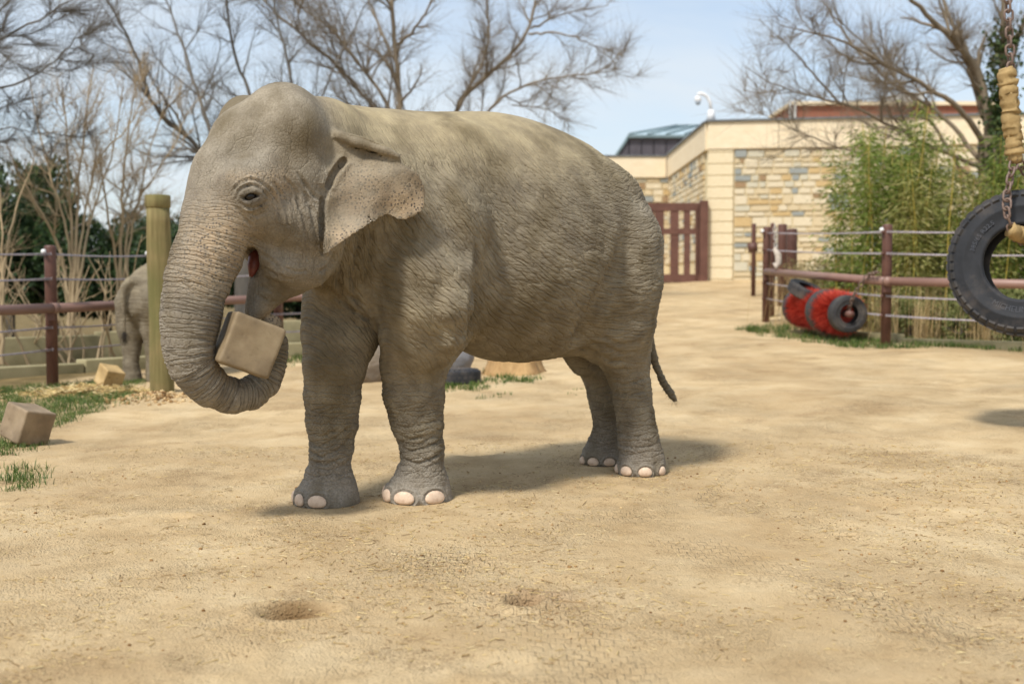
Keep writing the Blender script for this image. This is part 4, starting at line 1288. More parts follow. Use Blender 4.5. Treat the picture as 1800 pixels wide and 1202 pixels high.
# bamboo behind the cable fence
BAML = leaf_mat('bamboo_leaf', srgb(92, 112, 42), srgb(124, 142, 62), srgb(164, 166, 94), 0.4)
BAMC = simple_mat('bamboo_culm', srgb(150, 136, 58), srgb(186, 164, 76), 12, 0.5)
def culm_mesh(h, seed):
    r = np.random.default_rng(seed); n = 14; pts = []; p = np.zeros(3); d = np.array([r.normal(0, 0.03), r.normal(0, 0.03), 1.0])
    tb = Tubes()
    path = []
    for i in range(n + 1):
        path.append(p.copy()); d = d + np.array([r.normal(0, 0.02), r.normal(0, 0.02), 0]) + np.array([d[0], d[1], 0]) * 0.06 * (i / n); d /= np.linalg.norm(d); p = p + d * h / n
    path = np.array(path)
    tb.add(path, np.linspace(0.019, 0.006, n + 1), 6)
    return fast_mesh('culm', np.concatenate(tb.V), np.concatenate(tb.Q), BAMC), path
CULMS = [culm_mesh(1.0 * 4.2, 400 + i) for i in range(5)]
def bamboo(label, u, Y, w, dpt, h, nc, nl, seed, mat=BAML):
    r = np.random.default_rng(seed)
    X0 = pxX(u, Y); gz = float(gh(X0, Y))
    root = empty('bamboo_clump', (X0, Y, gz)); tag(root, label, 'bamboo', 'bamboo clumps behind the cable fence')
    Cs = []; Ds = []
    for i in range(nc):
        me, path = CULMS[i % 5]
        x = X0 + r.uniform(-w, w); y = Y + r.uniform(-dpt, dpt); s = h / 4.2 * r.uniform(0.65, 1.05) * (1 - 0.25 * abs(x - X0) / w); a = r.uniform(0, 6.28)
        z = float(gh(x, y)) - 0.05
        o = link(bpy.data.objects.new('culm', me)); o.location = (x, y, z); o.scale = (s, s, s); o.rotation_euler = (0, 0, a); child_local(o, root)
        k = nl // nc
        f = r.uniform(0.12, 1.0, k) ** 0.75; idx = f * (len(path) - 1)
        q = np.stack([np.interp(idx, np.arange(len(path)), path[:, c]) for c in range(3)], 1) * s
        q = q @ np.array([[math.cos(a), math.sin(a), 0], [-math.sin(a), math.cos(a), 0], [0, 0, 1]])
        az = r.uniform(0, 6.28, k); rad = np.abs(r.normal(0, 0.20, k)) * (1.2 - 0.5 * f)
        dr = np.stack([np.cos(az), np.sin(az), r.uniform(-0.6, 0.3, k)], 1)
        Cs.append(q + [x, y, z] + dr * rad[:, None]); Ds.append(dr + [0, 0, -0.25])
    me = leaves_mesh('foliage', np.concatenate(Cs), np.concatenate(Ds), r.uniform(0.07, 0.15, sum(map(len, Cs))), 0.021, r, mat)
    o = link(bpy.data.objects.new('foliage', me)); child_local(o, root)
bamboo('tall dense green bamboo clump standing against the stone wall', 1562, 19.8, 0.78, 0.7, 4.1, 40, 20000, 41)
bamboo('thin yellowish bamboo clump close beside the tall green one', 1655, 19.0, 0.75, 0.7, 3.1, 28, 9000, 42, leaf_mat('bamboo_leaf_pale', srgb(118, 124, 58), srgb(150, 150, 84), srgb(186, 174, 116), 0.4))
bamboo('leafy bamboo clump under the large bare tree', 1755, 19.5, 0.9, 0.8, 3.2, 30, 18000, 43)
bamboo('short bamboo clump next to the clustered fence posts', 1465, 21.5, 0.6, 0.6, 1.5, 18, 5000, 44, leaf_mat('bamboo_leaf_dull', srgb(112, 108, 66), srgb(142, 134, 90), srgb(170, 156, 114), 0.35))
bamboo('green bamboo clump just past the hanging tyre', 1880, 18.5, 0.9, 0.8, 2.8, 20, 9000, 45)
# dry reeds in front of the bamboo
REED = grass_tuft_mesh(303, 110, 1.5, 0.34, 0.010, 0.40, STRAWM, 'dry_reeds')
rr = np.random.default_rng(33)
for i in range(7):
    x = 4.85 + i * 0.62 + rr.uniform(-0.1, 0.1); y = float(np.interp(x, [4.5, 5.23, 7.35, 9.6], [21.3, 16.7, 14.9, 14.2])) + 1.0 + rr.uniform(0, 0.7)
    o = link(bpy.data.objects.new('dry_reed_clump', REED)); o.location = (x, y, float(gh(x, y))); s = rr.uniform(0.55, 0.85); o.scale = (s, s, s); o.rotation_euler = (0, 0, rr.uniform(0, 6))
    tag(o, 'clump of thin dry reeds between the brown cable fence and the bamboo', 'reeds', 'dry reed clumps')
# ivy on the right tree
IVY = leaf_mat('ivy_leaf', srgb(44, 62, 32), srgb(66, 84, 42), srgb(96, 104, 56))
r = np.random.default_rng(34)
n = 2600
f = r.uniform(0, 1, n)
pth = smooth_path([at(*q) for q in ((1757, 420, Yr - 0.2), (1750, 300, Yr - 0.2), (1757, 200, Yr - 0.1), (1762, 110, Yr - 0.1), (1766, 50, Yr))], 30)
C = np.stack([np.interp(f * 29, np.arange(30), pth[:, c]) for c in range(3)], 1) + r.normal(0, 0.16, (n, 3))
iv = link(bpy.data.objects.new('ivy', leaves_mesh('ivy', C, r.normal(size=(n, 3)), r.uniform(0.07, 0.13, n), 0.09, r, IVY)))
tag(iv, 'dark green ivy climbing the trunk of the large bare tree', 'ivy')
# ------------------------------------------------------------------ the big elephant, solid
def build_main_field():
    F = Field((-2.06, 5.68, -0.05), (1.22, 8.75, 2.46), 0.0133)
    f, l, o = BFR
    lo = np.array([-1.6, 6.2, 0.7]); hi = np.array([1.25, 8.7, 2.45])
    F.apply(lo, hi, sdf_torso(TORSO, BFR))
    # rump, hips, shoulders
    F.ball(bw(-0.72, 0, 1.48), (0.35, 0.40, 0.46), 0.14, AB)
    F.ball(bw(-0.72, 0.20, 1.30), (0.30, 0.235, 0.42), 0.12, AB)
    F.ball(bw(-0.72, -0.20, 1.30), (0.30, 0.235, 0.42), 0.12, AB)
    for s_ in (1, -1):
        F.ball(bw(0.64, s_ * 0.25, 1.38), (0.25, 0.19, 0.52), 0.18, AB)
        F.ball(bw(0.52, s_ * 0.27, 1.80), (0.22, 0.13, 0.36), 0.22, AB)
        F.ball(bw(-0.60, s_ * 0.22, 1.84), (0.24, 0.16, 0.17), 0.12, AB)
    # legs
    for path, rad, k in ((RF, RFr, 0.05), (LF, LFr, 0.022), (RH, RHr, 0.07), (LH, LHr, 0.045)):
        P, R = limb(path, rad)
        F.chain(P, R, k, inner=0.04)
    # toes: a low flare round the front of each foot
    for path, r0 in ((LF, 0.172), (RF, 0.165), (LH, 0.128), (RH, 0.128)):
        c = at(*path[-1]); g = float(gh(c[0], c[1]))
        q = c[:2] + BFR[0] * 0.035
        F.ball((q[0], q[1], g + 0.035), (r0, r0, 0.10), 0.05)
    F.chain([BP(800, 560, 0.27), BP(803, 600, 0.22), BP(788, 628, 0.18)], [0.05, 0.055, 0.045], 0.06)   # elbow
    F.chain([at(1062, 520, 7.50), at(1070, 590, 7.56), at(1082, 630, 7.64)], [0.10, 0.10, 0.06], 0.08)      # fold before the thigh
    F.chain([at(985, 590, 7.52), at(1012, 600, 7.62), at(1045, 622, 7.72)], [0.07, 0.07, 0.05], 0.08)       # groin flap
    F.chain([at(1005, 610, 7.9), at(1022, 640, 7.98), at(1045, 650, 8.1)], [0.09, 0.08, 0.06], 0.08)
    # creases: behind the elbow, and the hollow of the flank before the thigh
    F.chain([at(786, 400, 6.70), at(794, 470, 6.61), at(795, 535, 6.60), at(790, 590, 6.67), at(778, 632, 6.79)], [0.09, 0.115, 0.110, 0.080, 0.05], 0.020, inner=0.05)
    ch = [(1112, 420), (1100, 465), (1078, 515), (1050, 560), (1028, 598)]
    F.chain([at(u, v, F.hit(u, v) - 0.060) for u, v in ch], [0.06, 0.085, 0.09, 0.09, 0.07], 0.08, op='s')
    ch = [(760, 300), (778, 350), (800, 400), (822, 440)]
    F.chain([at(u, v, F.hit(u, v) - 0.08) for u, v in ch], [0.06, 0.085, 0.085, 0.07], 0.09, op='s')
    # chest, neck and throat
    F.chain([bw(0.75, 0, 1.72), HP(570, 330), HP(500, 300)], [0.47, 0.40, 0.33], 0.14)
    F.chain([bw(0.86, -0.05, 1.36), HP(575, 440)], [0.27, 0.22], 0.13)
    F.ball(bw(0.92, -0.06, 1.27), (0.24, 0.27, 0.22), 0.10, AB)
    F.ball(HP(600, 262, 0.0), (0.26, 0.22, 0.235), 0.10, AH)
    # skull
    F.ball(HP(562, 226, 0.10), (0.17, 0.17, 0.165), 0.16, AH)
    F.ball(HP(499, 212, 0.10), (0.225, 0.19, 0.205), 0.045, AH)
    F.ball(HP(433, 226, -0.19), (0.165, 0.15, 0.185), 0.045, AH)
    F.ball(HP(452, 264, 0.0), (0.20, 0.29, 0.21), 0.06, AH)
    F.chain([HP(432, 250), HP(400, 320), HP(382, 380)], [0.185, 0.18, 0.175], 0.10, inner=0.05)
    F.ball(HP(373, 326, -0.20), (0.12, 0.10, 0.09), 0.05, AH)
    F.ball(HP(438, 318, 0.22), (0.15, 0.11, 0.085), 0.08, AH)
    F.chain([HP(440, 320, 0.24), HP(475, 300, 0.27), HP(530, 315, 0.26)], [0.08, 0.075, 0.09], 0.12)         # cheek bone / brow ridge
    F.chain([HP(440, 365, 0.20), HP(490, 390, 0.24), HP(560, 410, 0.20)], [0.10, 0.11, 0.14], 0.14)
    F.ball(HP(500, 385, 0.0), (0.30, 0.32, 0.30), 0.10, AH)
    F.ball(HP(525, 225, 0.26), (0.13, 0.11, 0.13), 0.12, AH)
    F.ball(HP(515, 258, 0.43), (0.085, 0.07, 0.12), 0.10, AH, op='s')                                            # temple
    # jaw and lower lip
    F.chain([HP(545, 430, 0.02), HP(505, 462, 0.02), HP(478, 492, 0.01), HP(462, 519, 0.0), HP(450, 538, 0.0), HP(444, 551, 0.0)],
            [0.23, 0.175, 0.120, 0.080, 0.056, 0.034], 0.05, inner=0.04)
    F.chain([HP(455, 440, 0.16), HP(492, 468, 0.18), HP(545, 470, 0.17)], [0.05, 0.085, 0.11], 0.07)
    # trunk
    P = np.array([HP(*q) for q in TRK]); R = np.array([px(r, p[1]) for r, p in zip(TRKr, P)])
    F.chain(P, R, 0.05, inner=0.05)
    F.chain([HP(425, 340, 0.18), HP(410, 400, 0.15), HP(398, 455, 0.09)], [0.10, 0.085, 0.07], 0.09)
    # mouth: the open gap between trunk and lower jaw
    MTH = [(434, 438), (446, 434), (454, 446), (455, 463), (448, 481), (438, 496), (426, 496), (428, 470)]
    GAP = [(431, 470), (434, 480), (434, 491), (433, 520), (429, 548), (427, 600), (388, 600), (391, 570), (396, 532), (407, 503), (422, 482)]
    c0, c1 = HP(440, 440, 0.4), HP(400, 600, -0.4)
    F.apply(np.minimum(c0, c1) - 0.2, np.maximum(c0, c1) + 0.2, lambda X, Y, Z: np.maximum(poly_sd(*to_px(X, Y, Z), GAP) * Y / FPX, (Z - 3.0)), 0.025, op='s')
    F.apply(np.minimum(c0, c1) - 0.2, np.maximum(c0, c1) + 0.2, lambda X, Y, Z: np.maximum(poly_sd(*to_px(X, Y, Z), MTH) * Y / FPX, 0.0 - ((X - HFR[2][0]) * HFR[1][0] + (Y - HFR[2][1]) * HFR[1][1])), 0.02, op='s')
    # ears
    def ear(sign):
        def fn(X, Y, Z):
            if sign < 0:      # the far ear mirrors the near one across the head's middle plane
                b = (X - HFR[2][0]) * HFR[1][0] + (Y - HFR[2][1]) * HFR[1][1]
                X = X - 2 * b * HFR[1][0]; Y = Y - 2 * b * HFR[1][1]
            U, V = to_px(X, Y, Z)
            d2 = poly_sd(U, V, EAR) * Y / FPX
            ht = 0.0125 + 0.018 * np.clip((610 - U) / 40.0, 0, 1)
            dz = np.abs(Y - ear_depth(U, V)) - ht
            return np.sqrt(np.maximum(d2, 0) ** 2 + np.maximum(dz, 0) ** 2) + np.minimum(np.maximum(d2, dz), 0)
        return fn
    E = np.array([at(u, v, Y) for u, v in EAR for Y in (6.1, 6.6)])
    F.apply(E.min(0), E.max(0), ear(1), 0.02)
    roll = [at(u, v, float(ear_depth(np.array(float(u)), np.array(float(v)))) - dy) for u, v, dy in ((574, 232, 0.0), (600, 240, 0.035), (640, 252, 0.055), (675, 265, 0.055), (699, 275, 0.035), (706, 286, 0.0))]
    F.chain(roll, [0.024, 0.033, 0.036, 0.032, 0.024, 0.012], 0.010)
    F.chain([at(u, v, F.hit(u, v) - 0.004) for u, v in ((574, 332), (582, 315), (594, 297), (609, 279))], [0.010, 0.016, 0.018, 0.006], 0.016, op='s')   # ear opening
    F.chain([at(570, 430, 6.20), at(567, 380, 6.21), at(572, 335, 6.21)], [0.012, 0.014, 0.016], 0.012, op='s')      # crease before the ear
    # eye: socket, lids
    global EYE_Y
    ey = EYE_Y = F.hit(439, 345) - 0.004
    F.ball(at(440, 346, ey + 0.040), (0.075, 0.055, 0.055), 0.04)
    F.ball(at(439, 345.5, ey - 0.014), (0.045, 0.038, 0.0115), 0.006, op='s', axes=np.array([[0.96, 0, 0.26], [0, 1, 0], [-0.26, 0, 0.96]]))
    F.chain([at(424, 351, ey + 0.006), at(431, 342, ey - 0.012), at(442, 337, ey - 0.015), at(454, 336, ey - 0.006), at(464, 343, ey + 0.02)], [0.007, 0.010, 0.011, 0.010, 0.007], 0.012)
    F.chain([at(424, 354, ey + 0.006), at(434, 356, ey - 0.008), at(448, 354, ey - 0.008), at(462, 347, ey + 0.012)], [0.006, 0.008, 0.008, 0.006], 0.012)
    F.chain([at(419, 345, ey + 0.022), at(428, 330, ey + 0.002), at(446, 325, ey - 0.002), at(466, 333, ey + 0.012)], [0.007, 0.010, 0.010, 0.007], 0.014)
    F.chain([at(424, 366, ey + 0.022), at(440, 371, ey + 0.014), at(460, 364, ey + 0.02)], [0.006, 0.009, 0.006], 0.012)
    # tail
    tl = [bw(-0.98, -0.02, 1.62), bw(-1.08, -0.06, 1.40), at(1126, 500, 8.28), at(1137, 570, 8.22), at(1143, 605, 8.18), at(1152, 640, 8.16), at(1166, 672, 8.14), at(1180, 694, 8.12), at(1187, 703, 8.12)]
    F.chain(tl, [0.07, 0.055, 0.042, 0.036, 0.033, 0.028, 0.026, 0.028, 0.016], 0.05)
    # flat soles
    gx, gy = np.meshgrid(F.ax[0], F.ax[1], indexing='ij')
    g = gh(gx, gy)[:, :, None]
    k = int(0.5 / F.h)
    F.d[:, :, :k] = np.maximum(F.d[:, :, :k], (g - 0.012) - F.ax[2][None, None, :k])
    return F
EYE_Y = 5.9
EF = build_main_field()
EV, EQ = EF.surface()
del EF
EV = smooth_mesh(EV, EQ, 3)
BVH = BVHTree.FromPolygons(EV.tolist(), EQ.tolist())
def subdivide(V, Q):
    e = np.concatenate([np.sort(Q[:, [i, (i + 1) % 4]], 1) for i in range(4)])
    ue, inv = np.unique(e[:, 0] * len(V) + e[:, 1], return_inverse=True)
    a, b = ue // len(V), ue % len(V)
    n = len(V); m = len(Q)
    W = np.concatenate([V, (V[a] + V[b]) / 2, V[Q].mean(1)])
    E_ = (n + inv).reshape(4, m); c = n + len(ue) + np.arange(m)
    return W, np.concatenate([np.stack([Q[:, i], E_[i], c, E_[(i + 3) % 4]], 1) for i in range(4)])
EV, EQ = subdivide(EV, EQ)
EV = smooth_mesh(EV, EQ, 2)
# ------------------------------------------------------------------ skin: wrinkle coordinates, folds, material
def skin_attributes(V, N, legs, trk, fr, cen, ear_pts=None, eye=None):
    f, l, o = fr
    s = (V[:, :2] - o) @ f; t = (V[:, :2] - o) @ l; z = V[:, 2]
    rho = np.hypot(s - cen[0], z - cen[1]); th = np.arctan2(z - cen[1], s - cen[0])
    bq = np.stack([rho, th * rho ** 0.85, t], 1)
    q, dist, cum = polyline_param(V, trk)
    tw = smooth01(q, 0.10, 0.35) * (1 - smooth01(dist, 0.24, 0.32))
    # angle round the trunk: side vector is the head's left
    hl = np.array([HFR[1][0], HFR[1][1], 0]) if fr is BFR else np.array([l[0], l[1], 0])
    side = (V - trk.mean(0)) @ hl
    tq = np.stack([q, side, np.zeros(len(V))], 1)
    lq = np.zeros((len(V), 3)); lw = np.zeros(len(V)); best = np.full(len(V), 1e9)
    for P in legs:
        ctr = np.stack([np.interp(z, P[::-1, 2], P[::-1, c]) for c in (0, 1)], 1)
        dxy = V[:, :2] - ctr
        r = np.linalg.norm(dxy, axis=1)
        m = r < best
        best[m] = r[m]
        ang = np.arctan2(dxy @ l, dxy @ f + 1e-9)
        lq[m] = np.stack([z, ang * 0.17, r], 1)[m]
    lw = (1 - smooth01(z, 0.50, 1.05)) * (best < 0.33) * (1 - tw)
    return s, t, z, bq, tq, lq, tw, lw, q

def skin_material():
    t = NT('elephant_skin', 0.78, 0.25)
    P = t.coord('Object')
    warp = t.noise(P, 7, 3, 0.5, out='Color')
    warp_f = t.noise(P, 30, 2, 0.5, out='Color')
    def cells(attr, sc, warp_amt, seed=0.0, rot=0.0):
        v = t.vadd(t.attr(attr), warp, warp_amt)
        v = t.vadd(v, warp_f, warp_amt * 0.20)
        if rot: v = t.mapping(v, (1, 1, 1), rot=(0, 0, math.radians(rot)))
        v = t.mapping(v, sc, (seed, seed, 0))
        d = t.voronoi(v, 1.0, 'DISTANCE_TO_EDGE', 1.0, dim='2D')
        return t.ramp(d, [(0.0, 0.0), (0.06, 0.50), (0.20, 1.0)])
    def blend(*pairs):
        out = None
        for w, c in pairs:
            q = t.math('MULTIPLY', c, w)
            out = q if out is None else t.math('ADD', out, q)
        return out
    body = blend((0.55, cells('bq', (30, 5.0, 1), 0.050)), (0.27, cells('bq', (62, 12, 1), 0.03, 3.0)), (0.18, cells('bq', (26, 8, 1), 0.04, 7.0, 58)))
    trunk = blend((0.72, cells('tq', (44, 5.5, 1), 0.030)), (0.28, cells('tq', (85, 34, 1), 0.03, 5.0)))
    leg = blend((0.50, cells('lq', (30, 6.5, 1), 0.05)), (0.26, cells('lq', (64, 15, 1), 0.03, 2.0, 42)), (0.24, cells('lq', (64, 18, 1), 0.03, 4.0, -46)))
    vf = t.vadd(P, warp, 0.05)
    fine = t.ramp(t.voronoi(t.mapping(vf, (1, 1, 0.8)), 62, 'DISTANCE_TO_EDGE'), [(0.0, 0.0), (0.08, 0.7), (0.3, 1.0)])
    fold = t.ramp(t.voronoi(t.mapping(t.vadd(P, warp, 0.12), (1, 1, 0.30)), 12, 'DISTANCE_TO_EDGE'), [(0.0, 0.0), (0.05, 0.75), (0.25, 1.0)])
    head = t.math('ADD', t.math('MULTIPLY', fine, 0.20), t.math('MULTIPLY', fold, 0.32))
    tw = t.attr('tw', 'Fac'); lw = t.attr('lw', 'Fac'); hwt = t.attr('hw', 'Fac')
    h = t.mix(hwt, body, head)
    h = t.mix(lw, h, leg)
    h = t.mix(tw, h, trunk)
    h = t.math('MULTIPLY', h, t.attr('wamp', 'Fac'))
    nrm = t.bump(t.noise(P, 150, 3, 0.6), 0.8, 0.0018)
    # colour
    big = t.noise(P, 2.3, 5, 0.6)
    mid = t.noise(P, 9, 5, 0.65)
    spk = t.noise(P, 90, 3, 0.7)
    grey = t.mix(t.ramp(mid, [(0.35, 0.0), (0.65, 1.0)]), srgb(108, 100, 87), srgb(138, 129, 111))
    dust = t.mix(t.ramp(mid, [(0.3, 0.0), (0.7, 1.0)]), srgb(152, 137, 106), srgb(184, 168, 131))
    dm = t.math('MULTIPLY', t.attr('dust', 'Fac'), t.ramp(big, [(0.25, 0.45), (0.65, 1.0)]), clamp=True)
    col = t.mix(dm, grey, dust)
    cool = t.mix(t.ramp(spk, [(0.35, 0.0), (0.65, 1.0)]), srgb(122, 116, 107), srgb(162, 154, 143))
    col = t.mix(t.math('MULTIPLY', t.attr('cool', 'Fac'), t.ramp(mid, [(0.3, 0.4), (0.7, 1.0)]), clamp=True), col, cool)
    # random stains, then the olive mask: pigment with shading painted in
    st = t.ramp(t.noise(t.mapping(P, (1, 1, 0.5)), 4.2, 4, 0.55), [(0.46, 0.0), (0.66, 0.7)])
    col = t.mix(st, col, srgb(94, 82, 58))
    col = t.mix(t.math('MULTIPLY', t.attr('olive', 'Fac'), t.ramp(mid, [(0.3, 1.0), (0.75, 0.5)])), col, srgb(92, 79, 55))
    # freckled depigmented skin on the trunk, ear rim and brow
    vs = t.voronoi(P, 58, 'F1', 0.75)
    spots = t.ramp(vs, [(0.24, 0.0), (0.40, 1.0)])
    pk = t.mix(spots, srgb(92, 85, 78), t.mix(mid, srgb(186, 164, 138), srgb(178, 158, 128)))
    pm = t.math('MULTIPLY', t.attr('pink', 'Fac'), t.ramp(t.noise(P, 24, 3, 0.6), [(0.30, 0.25), (0.55, 1.0)]), clamp=True)
    col = t.mix(pm, col, pk)
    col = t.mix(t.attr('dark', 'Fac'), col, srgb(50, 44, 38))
    col = t.mix(t.ramp(spk, [(0.3, 0.16), (0.7, 0.0)]), col, srgb(92, 80, 62))
    dn = t.n.new('ShaderNodeDisplacement'); dn.inputs['Midlevel'].default_value = 0.8; dn.inputs['Scale'].default_value = 0.0105
    t.l.new(h, dn.inputs['Height']); t.l.new(dn.outputs[0], t.n['Material Output'].inputs['Displacement'])
    t.m.displacement_method = 'BOTH'
    return t.out(col, nrm, t.ramp(mid, [(0.3, 0.68), (0.7, 0.86)]))
SKIN = skin_material()

trkP = np.array([HP(*q) for q in TRK])
legsP = [np.array([at(*q) for q in path]) for path in (LF, RF, LH, RH)]
EN = vnormals(EV, EQ)
cenp = BP(1085, 140, 0.3)
CEN = ((cenp[:2] - BFR[2]) @ BFR[0], cenp[2])
s_, t_, z_, bq, tq, lq, tw, lw, trq = skin_attributes(EV, EN, legsP, trkP, BFR, CEN)
U_, V_ = to_px(EV[:, 0], EV[:, 1], EV[:, 2])
hb = (EV[:, :2] - HFR[2]) @ HFR[1]; ha = (EV[:, :2] - HFR[2]) @ HFR[0]
near = hb > -0.05
edY = ear_depth(U_, V_)
earw = (poly_sd(U_, V_, EAR) < 7) & (np.abs(EV[:, 1] - edY) < 0.10) & (U_ > 574)
earw = earw.astype(float)
hwt = np.clip(smooth01(ha, 0.35, 0.60) * (z_ > 0.9) + earw, 0, 1) * (1 - tw)
wamp = np.ones(len(EV))
wamp *= 1 - 0.55 * hwt * smooth01(z_, 1.95, 2.2)          # smooth crown
wamp *= 1 - 0.80 * smooth01(z_, 1.85, 2.26) * (1 - hwt)         # smooth back
wamp *= 1 - 0.55 * earw
wamp *= 1 - 0.5 * smooth01(trq, 0.55, 0.25) * tw                # trunk base
foot = 1 - smooth01(lq[:, 0], 0.10, 0.20)
wamp *= 1 - 0.75 * foot * lw
wamp *= 1 + 0.25 * lw
wamp *= 1 + 0.5 * np.exp(-((U_ - 560) / 60) ** 2 - ((V_ - 440) / 50) ** 2)
# true folds in the mesh
disp = 0.0045 * (1 - hwt) * (1 - tw) * (1 - lw) * vnoise(bq + 0.03 * np.stack([vnoise(EV, 6, 3), vnoise(EV, 6, 4), 0 * z_], 1), np.array([20, 5, 3]), 1) * wamp
tdist = np.stack([trq + 0.02 * vnoise(EV, 5, 5), tq[:, 1], 0 * z_], 1)
disp += 0.0050 * tw * vnoise(tdist, np.array([26, 3.0, 1]), 2) * smooth01(trq, 0.35, 0.6)
ank = np.exp(-((z_ - 0.27) / 0.13) ** 2)
disp += 0.0085 * lw * ank * vnoise(np.stack([z_ + 0.03 * vnoise(EV, 7, 6), lq[:, 1], 0 * z_], 1), np.array([24, 3.5, 1]), 7)
disp += 0.006 * lw * (1 - ank) * (1 - foot) * vnoise(np.stack([z_ + 0.02 * vnoise(EV, 7, 6), lq[:, 1], 0 * z_], 1), np.array([16, 5, 1]), 8)
# knobbly groin, elbow, chin
knob = np.exp(-((U_ - 1070) / 60) ** 2 - ((V_ - 620) / 40) ** 2) + 0.8 * np.exp(-((U_ - 470) / 28) ** 2 - ((V_ - 515) / 24) ** 2) + 0.8 * np.exp(-((U_ - 630) / 40) ** 2 - ((V_ - 520) / 40) ** 2) + 0.3 * np.exp(-((U_ - 795) / 22) ** 2 - ((V_ - 605) / 30) ** 2)
disp += 0.011 * knob * vnoise(EV, np.array([22, 22, 26]), 9)
disp += 0.007 * earw * vnoise(EV, np.array([11, 11, 13]), 10)
# hand-placed folds of skin: polylines (photograph pixels), depth in metres, width in pixels
FOLDS = [([(413, 353), (416, 339), (425, 330), (440, 325), (455, 328), (467, 338), (475, 351)], 0.010, 2.2),
         ([(409, 347), (412, 331), (424, 320), (441, 314), (460, 320), (478, 338)], 0.007, 2.2),
         ([(419, 355), (430, 364), (446, 368), (461, 361), (475, 351)], 0.009, 2.2),
         ([(413, 362), (424, 376), (438, 392), (446, 400)], 0.009, 2.4), ([(420, 362), (434, 378), (448, 390)], 0.007, 2.2), ([(432, 372), (452, 382), (470, 372)], 0.006, 2.2),
         ([(470, 326), (484, 346), (491, 368), (492, 390)], 0.006, 2.2), ([(480, 318), (497, 345), (506, 375), (508, 400)], 0.006, 2.4), ([(500, 310), (520, 335), (528, 370)], 0.006, 2.4),
         ([(522, 300), (540, 330), (552, 345), (566, 352)], 0.009, 2.6), ([(535, 335), (548, 370), (556, 410), (558, 450)], 0.008, 2.6), ([(545, 360), (560, 385), (565, 430)], 0.007, 2.4), ([(520, 345), (534, 380), (540, 420), (540, 460)], 0.006, 2.6),
         ([(455, 446), (470, 452), (486, 464), (492, 478)], 0.008, 2.4), ([(458, 470), (474, 476), (490, 490)], 0.007, 2.4), ([(462, 488), (480, 494), (496, 502)], 0.008, 2.4), ([(456, 502), (470, 508), (482, 516)], 0.009, 2.4), ([(450, 516), (462, 524), (472, 530)], 0.007, 2.2), ([(488, 480), (500, 490), (520, 494)], 0.006, 2.4), ([(500, 470), (520, 478), (545, 476)], 0.005, 2.4),
         ([(590, 442), (580, 470), (570, 498), (580, 520)], 0.014, 3.5), ([(612, 428), (602, 465), (595, 500), (610, 535)], 0.014, 3.8), ([(636, 412), (628, 455), (620, 495), (632, 540), (650, 566)], 0.012, 3.8), ([(655, 402), (652, 450), (645, 490), (650, 530)], 0.009, 3.5),
         ([(575, 500), (600, 530), (630, 552), (655, 568)], 0.014, 3.5), ([(590, 492), (615, 520), (645, 540)], 0.010, 3.2), ([(560, 480), (575, 470), (588, 452)], 0.010, 3.0),
         ([(838, 430), (836, 470), (832, 510), (826, 555), (815, 600)], 0.012, 3.5), ([(812, 585), (802, 600), (790, 622)], 0.005, 3.0),
         ([(1020, 612), (1050, 618), (1072, 634), (1096, 636)], 0.010, 3.0), ([(1035, 600), (1062, 606), (1090, 622), (1120, 618)], 0.009, 3.0), ([(1060, 590), (1090, 606), (1130, 600)], 0.007, 3.0), ([(1056, 640), (1080, 650), (1110, 650)], 0.010, 2.8),
         ([(1072, 668), (1095, 676), (1125, 668), (1138, 660)], 0.007, 2.6), ([(1078, 688), (1105, 694), (1140, 684)], 0.006, 2.6),
         ([(694, 745), (715, 752), (745, 746), (775, 735)], 0.007, 2.4), ([(698, 762), (720, 772), (755, 764), (780, 750)], 0.008, 2.4), ([(703, 782), (724, 794), (760, 782), (780, 768)], 0.010, 2.6), ([(710, 806), (735, 816), (765, 802), (780, 790)], 0.010, 2.6), ([(700, 775), (730, 785), (775, 760)], 0.006, 2.4),
         ([(542, 775), (560, 786), (590, 770), (622, 745)], 0.009, 2.6), ([(544, 792), (565, 804), (600, 786), (620, 765)], 0.010, 2.6), ([(545, 760), (565, 768), (600, 752)], 0.007, 2.4), ([(550, 812), (575, 816), (606, 800)], 0.009, 2.6),
         ([(1084, 760), (1110, 768), (1150, 764)], 0.007, 2.4), ([(1086, 780), (1115, 788), (1155, 782)], 0.007, 2.4), ([(609, 278), (597, 292), (584, 310), (574, 334)], 0.026, 4.2), ([(567, 345), (565, 385), (566, 430), (569, 452)], 0.020, 3.4)]
viewv = np.array([0, 0, CAMZ]) - EV; viewv /= np.linalg.norm(viewv, axis=1)[:, None]
facing = smooth01((EN * viewv).sum(1), 0.02, 0.25)
for pl_, dep_, wd_ in FOLDS:
    pa = np.array(pl_, float)
    m = (U_ > pa[:, 0].min() - 14) & (U_ < pa[:, 0].max() + 14) & (V_ > pa[:, 1].min() - 14) & (V_ < pa[:, 1].max() + 14) & (facing > 0)
    if not m.any(): continue
    pts2 = smooth_path(pa, 24) if 'smooth_path' in globals() else pa
    q2 = np.stack([U_[m], V_[m]], 1)
    arc, dd, cm = polyline_param(q2, pts2)
    dd = np.abs(dd + 0.8 * vnoise(EV[m], 40, 12))
    end = smooth01(arc, 0, 6) * (1 - smooth01(arc, cm[-1] - 8, cm[-1]))
    disp[m] += dep_ * (-np.exp(-(dd / wd_) ** 2) + 0.45 * np.exp(-((dd - 2.3 * wd_) / (1.4 * wd_)) ** 2)) * end * facing[m] * (1 - earw[m] * (pa[:, 0].min() > 595))
EV = EV + EN * disp[:, None]
NAILS = []
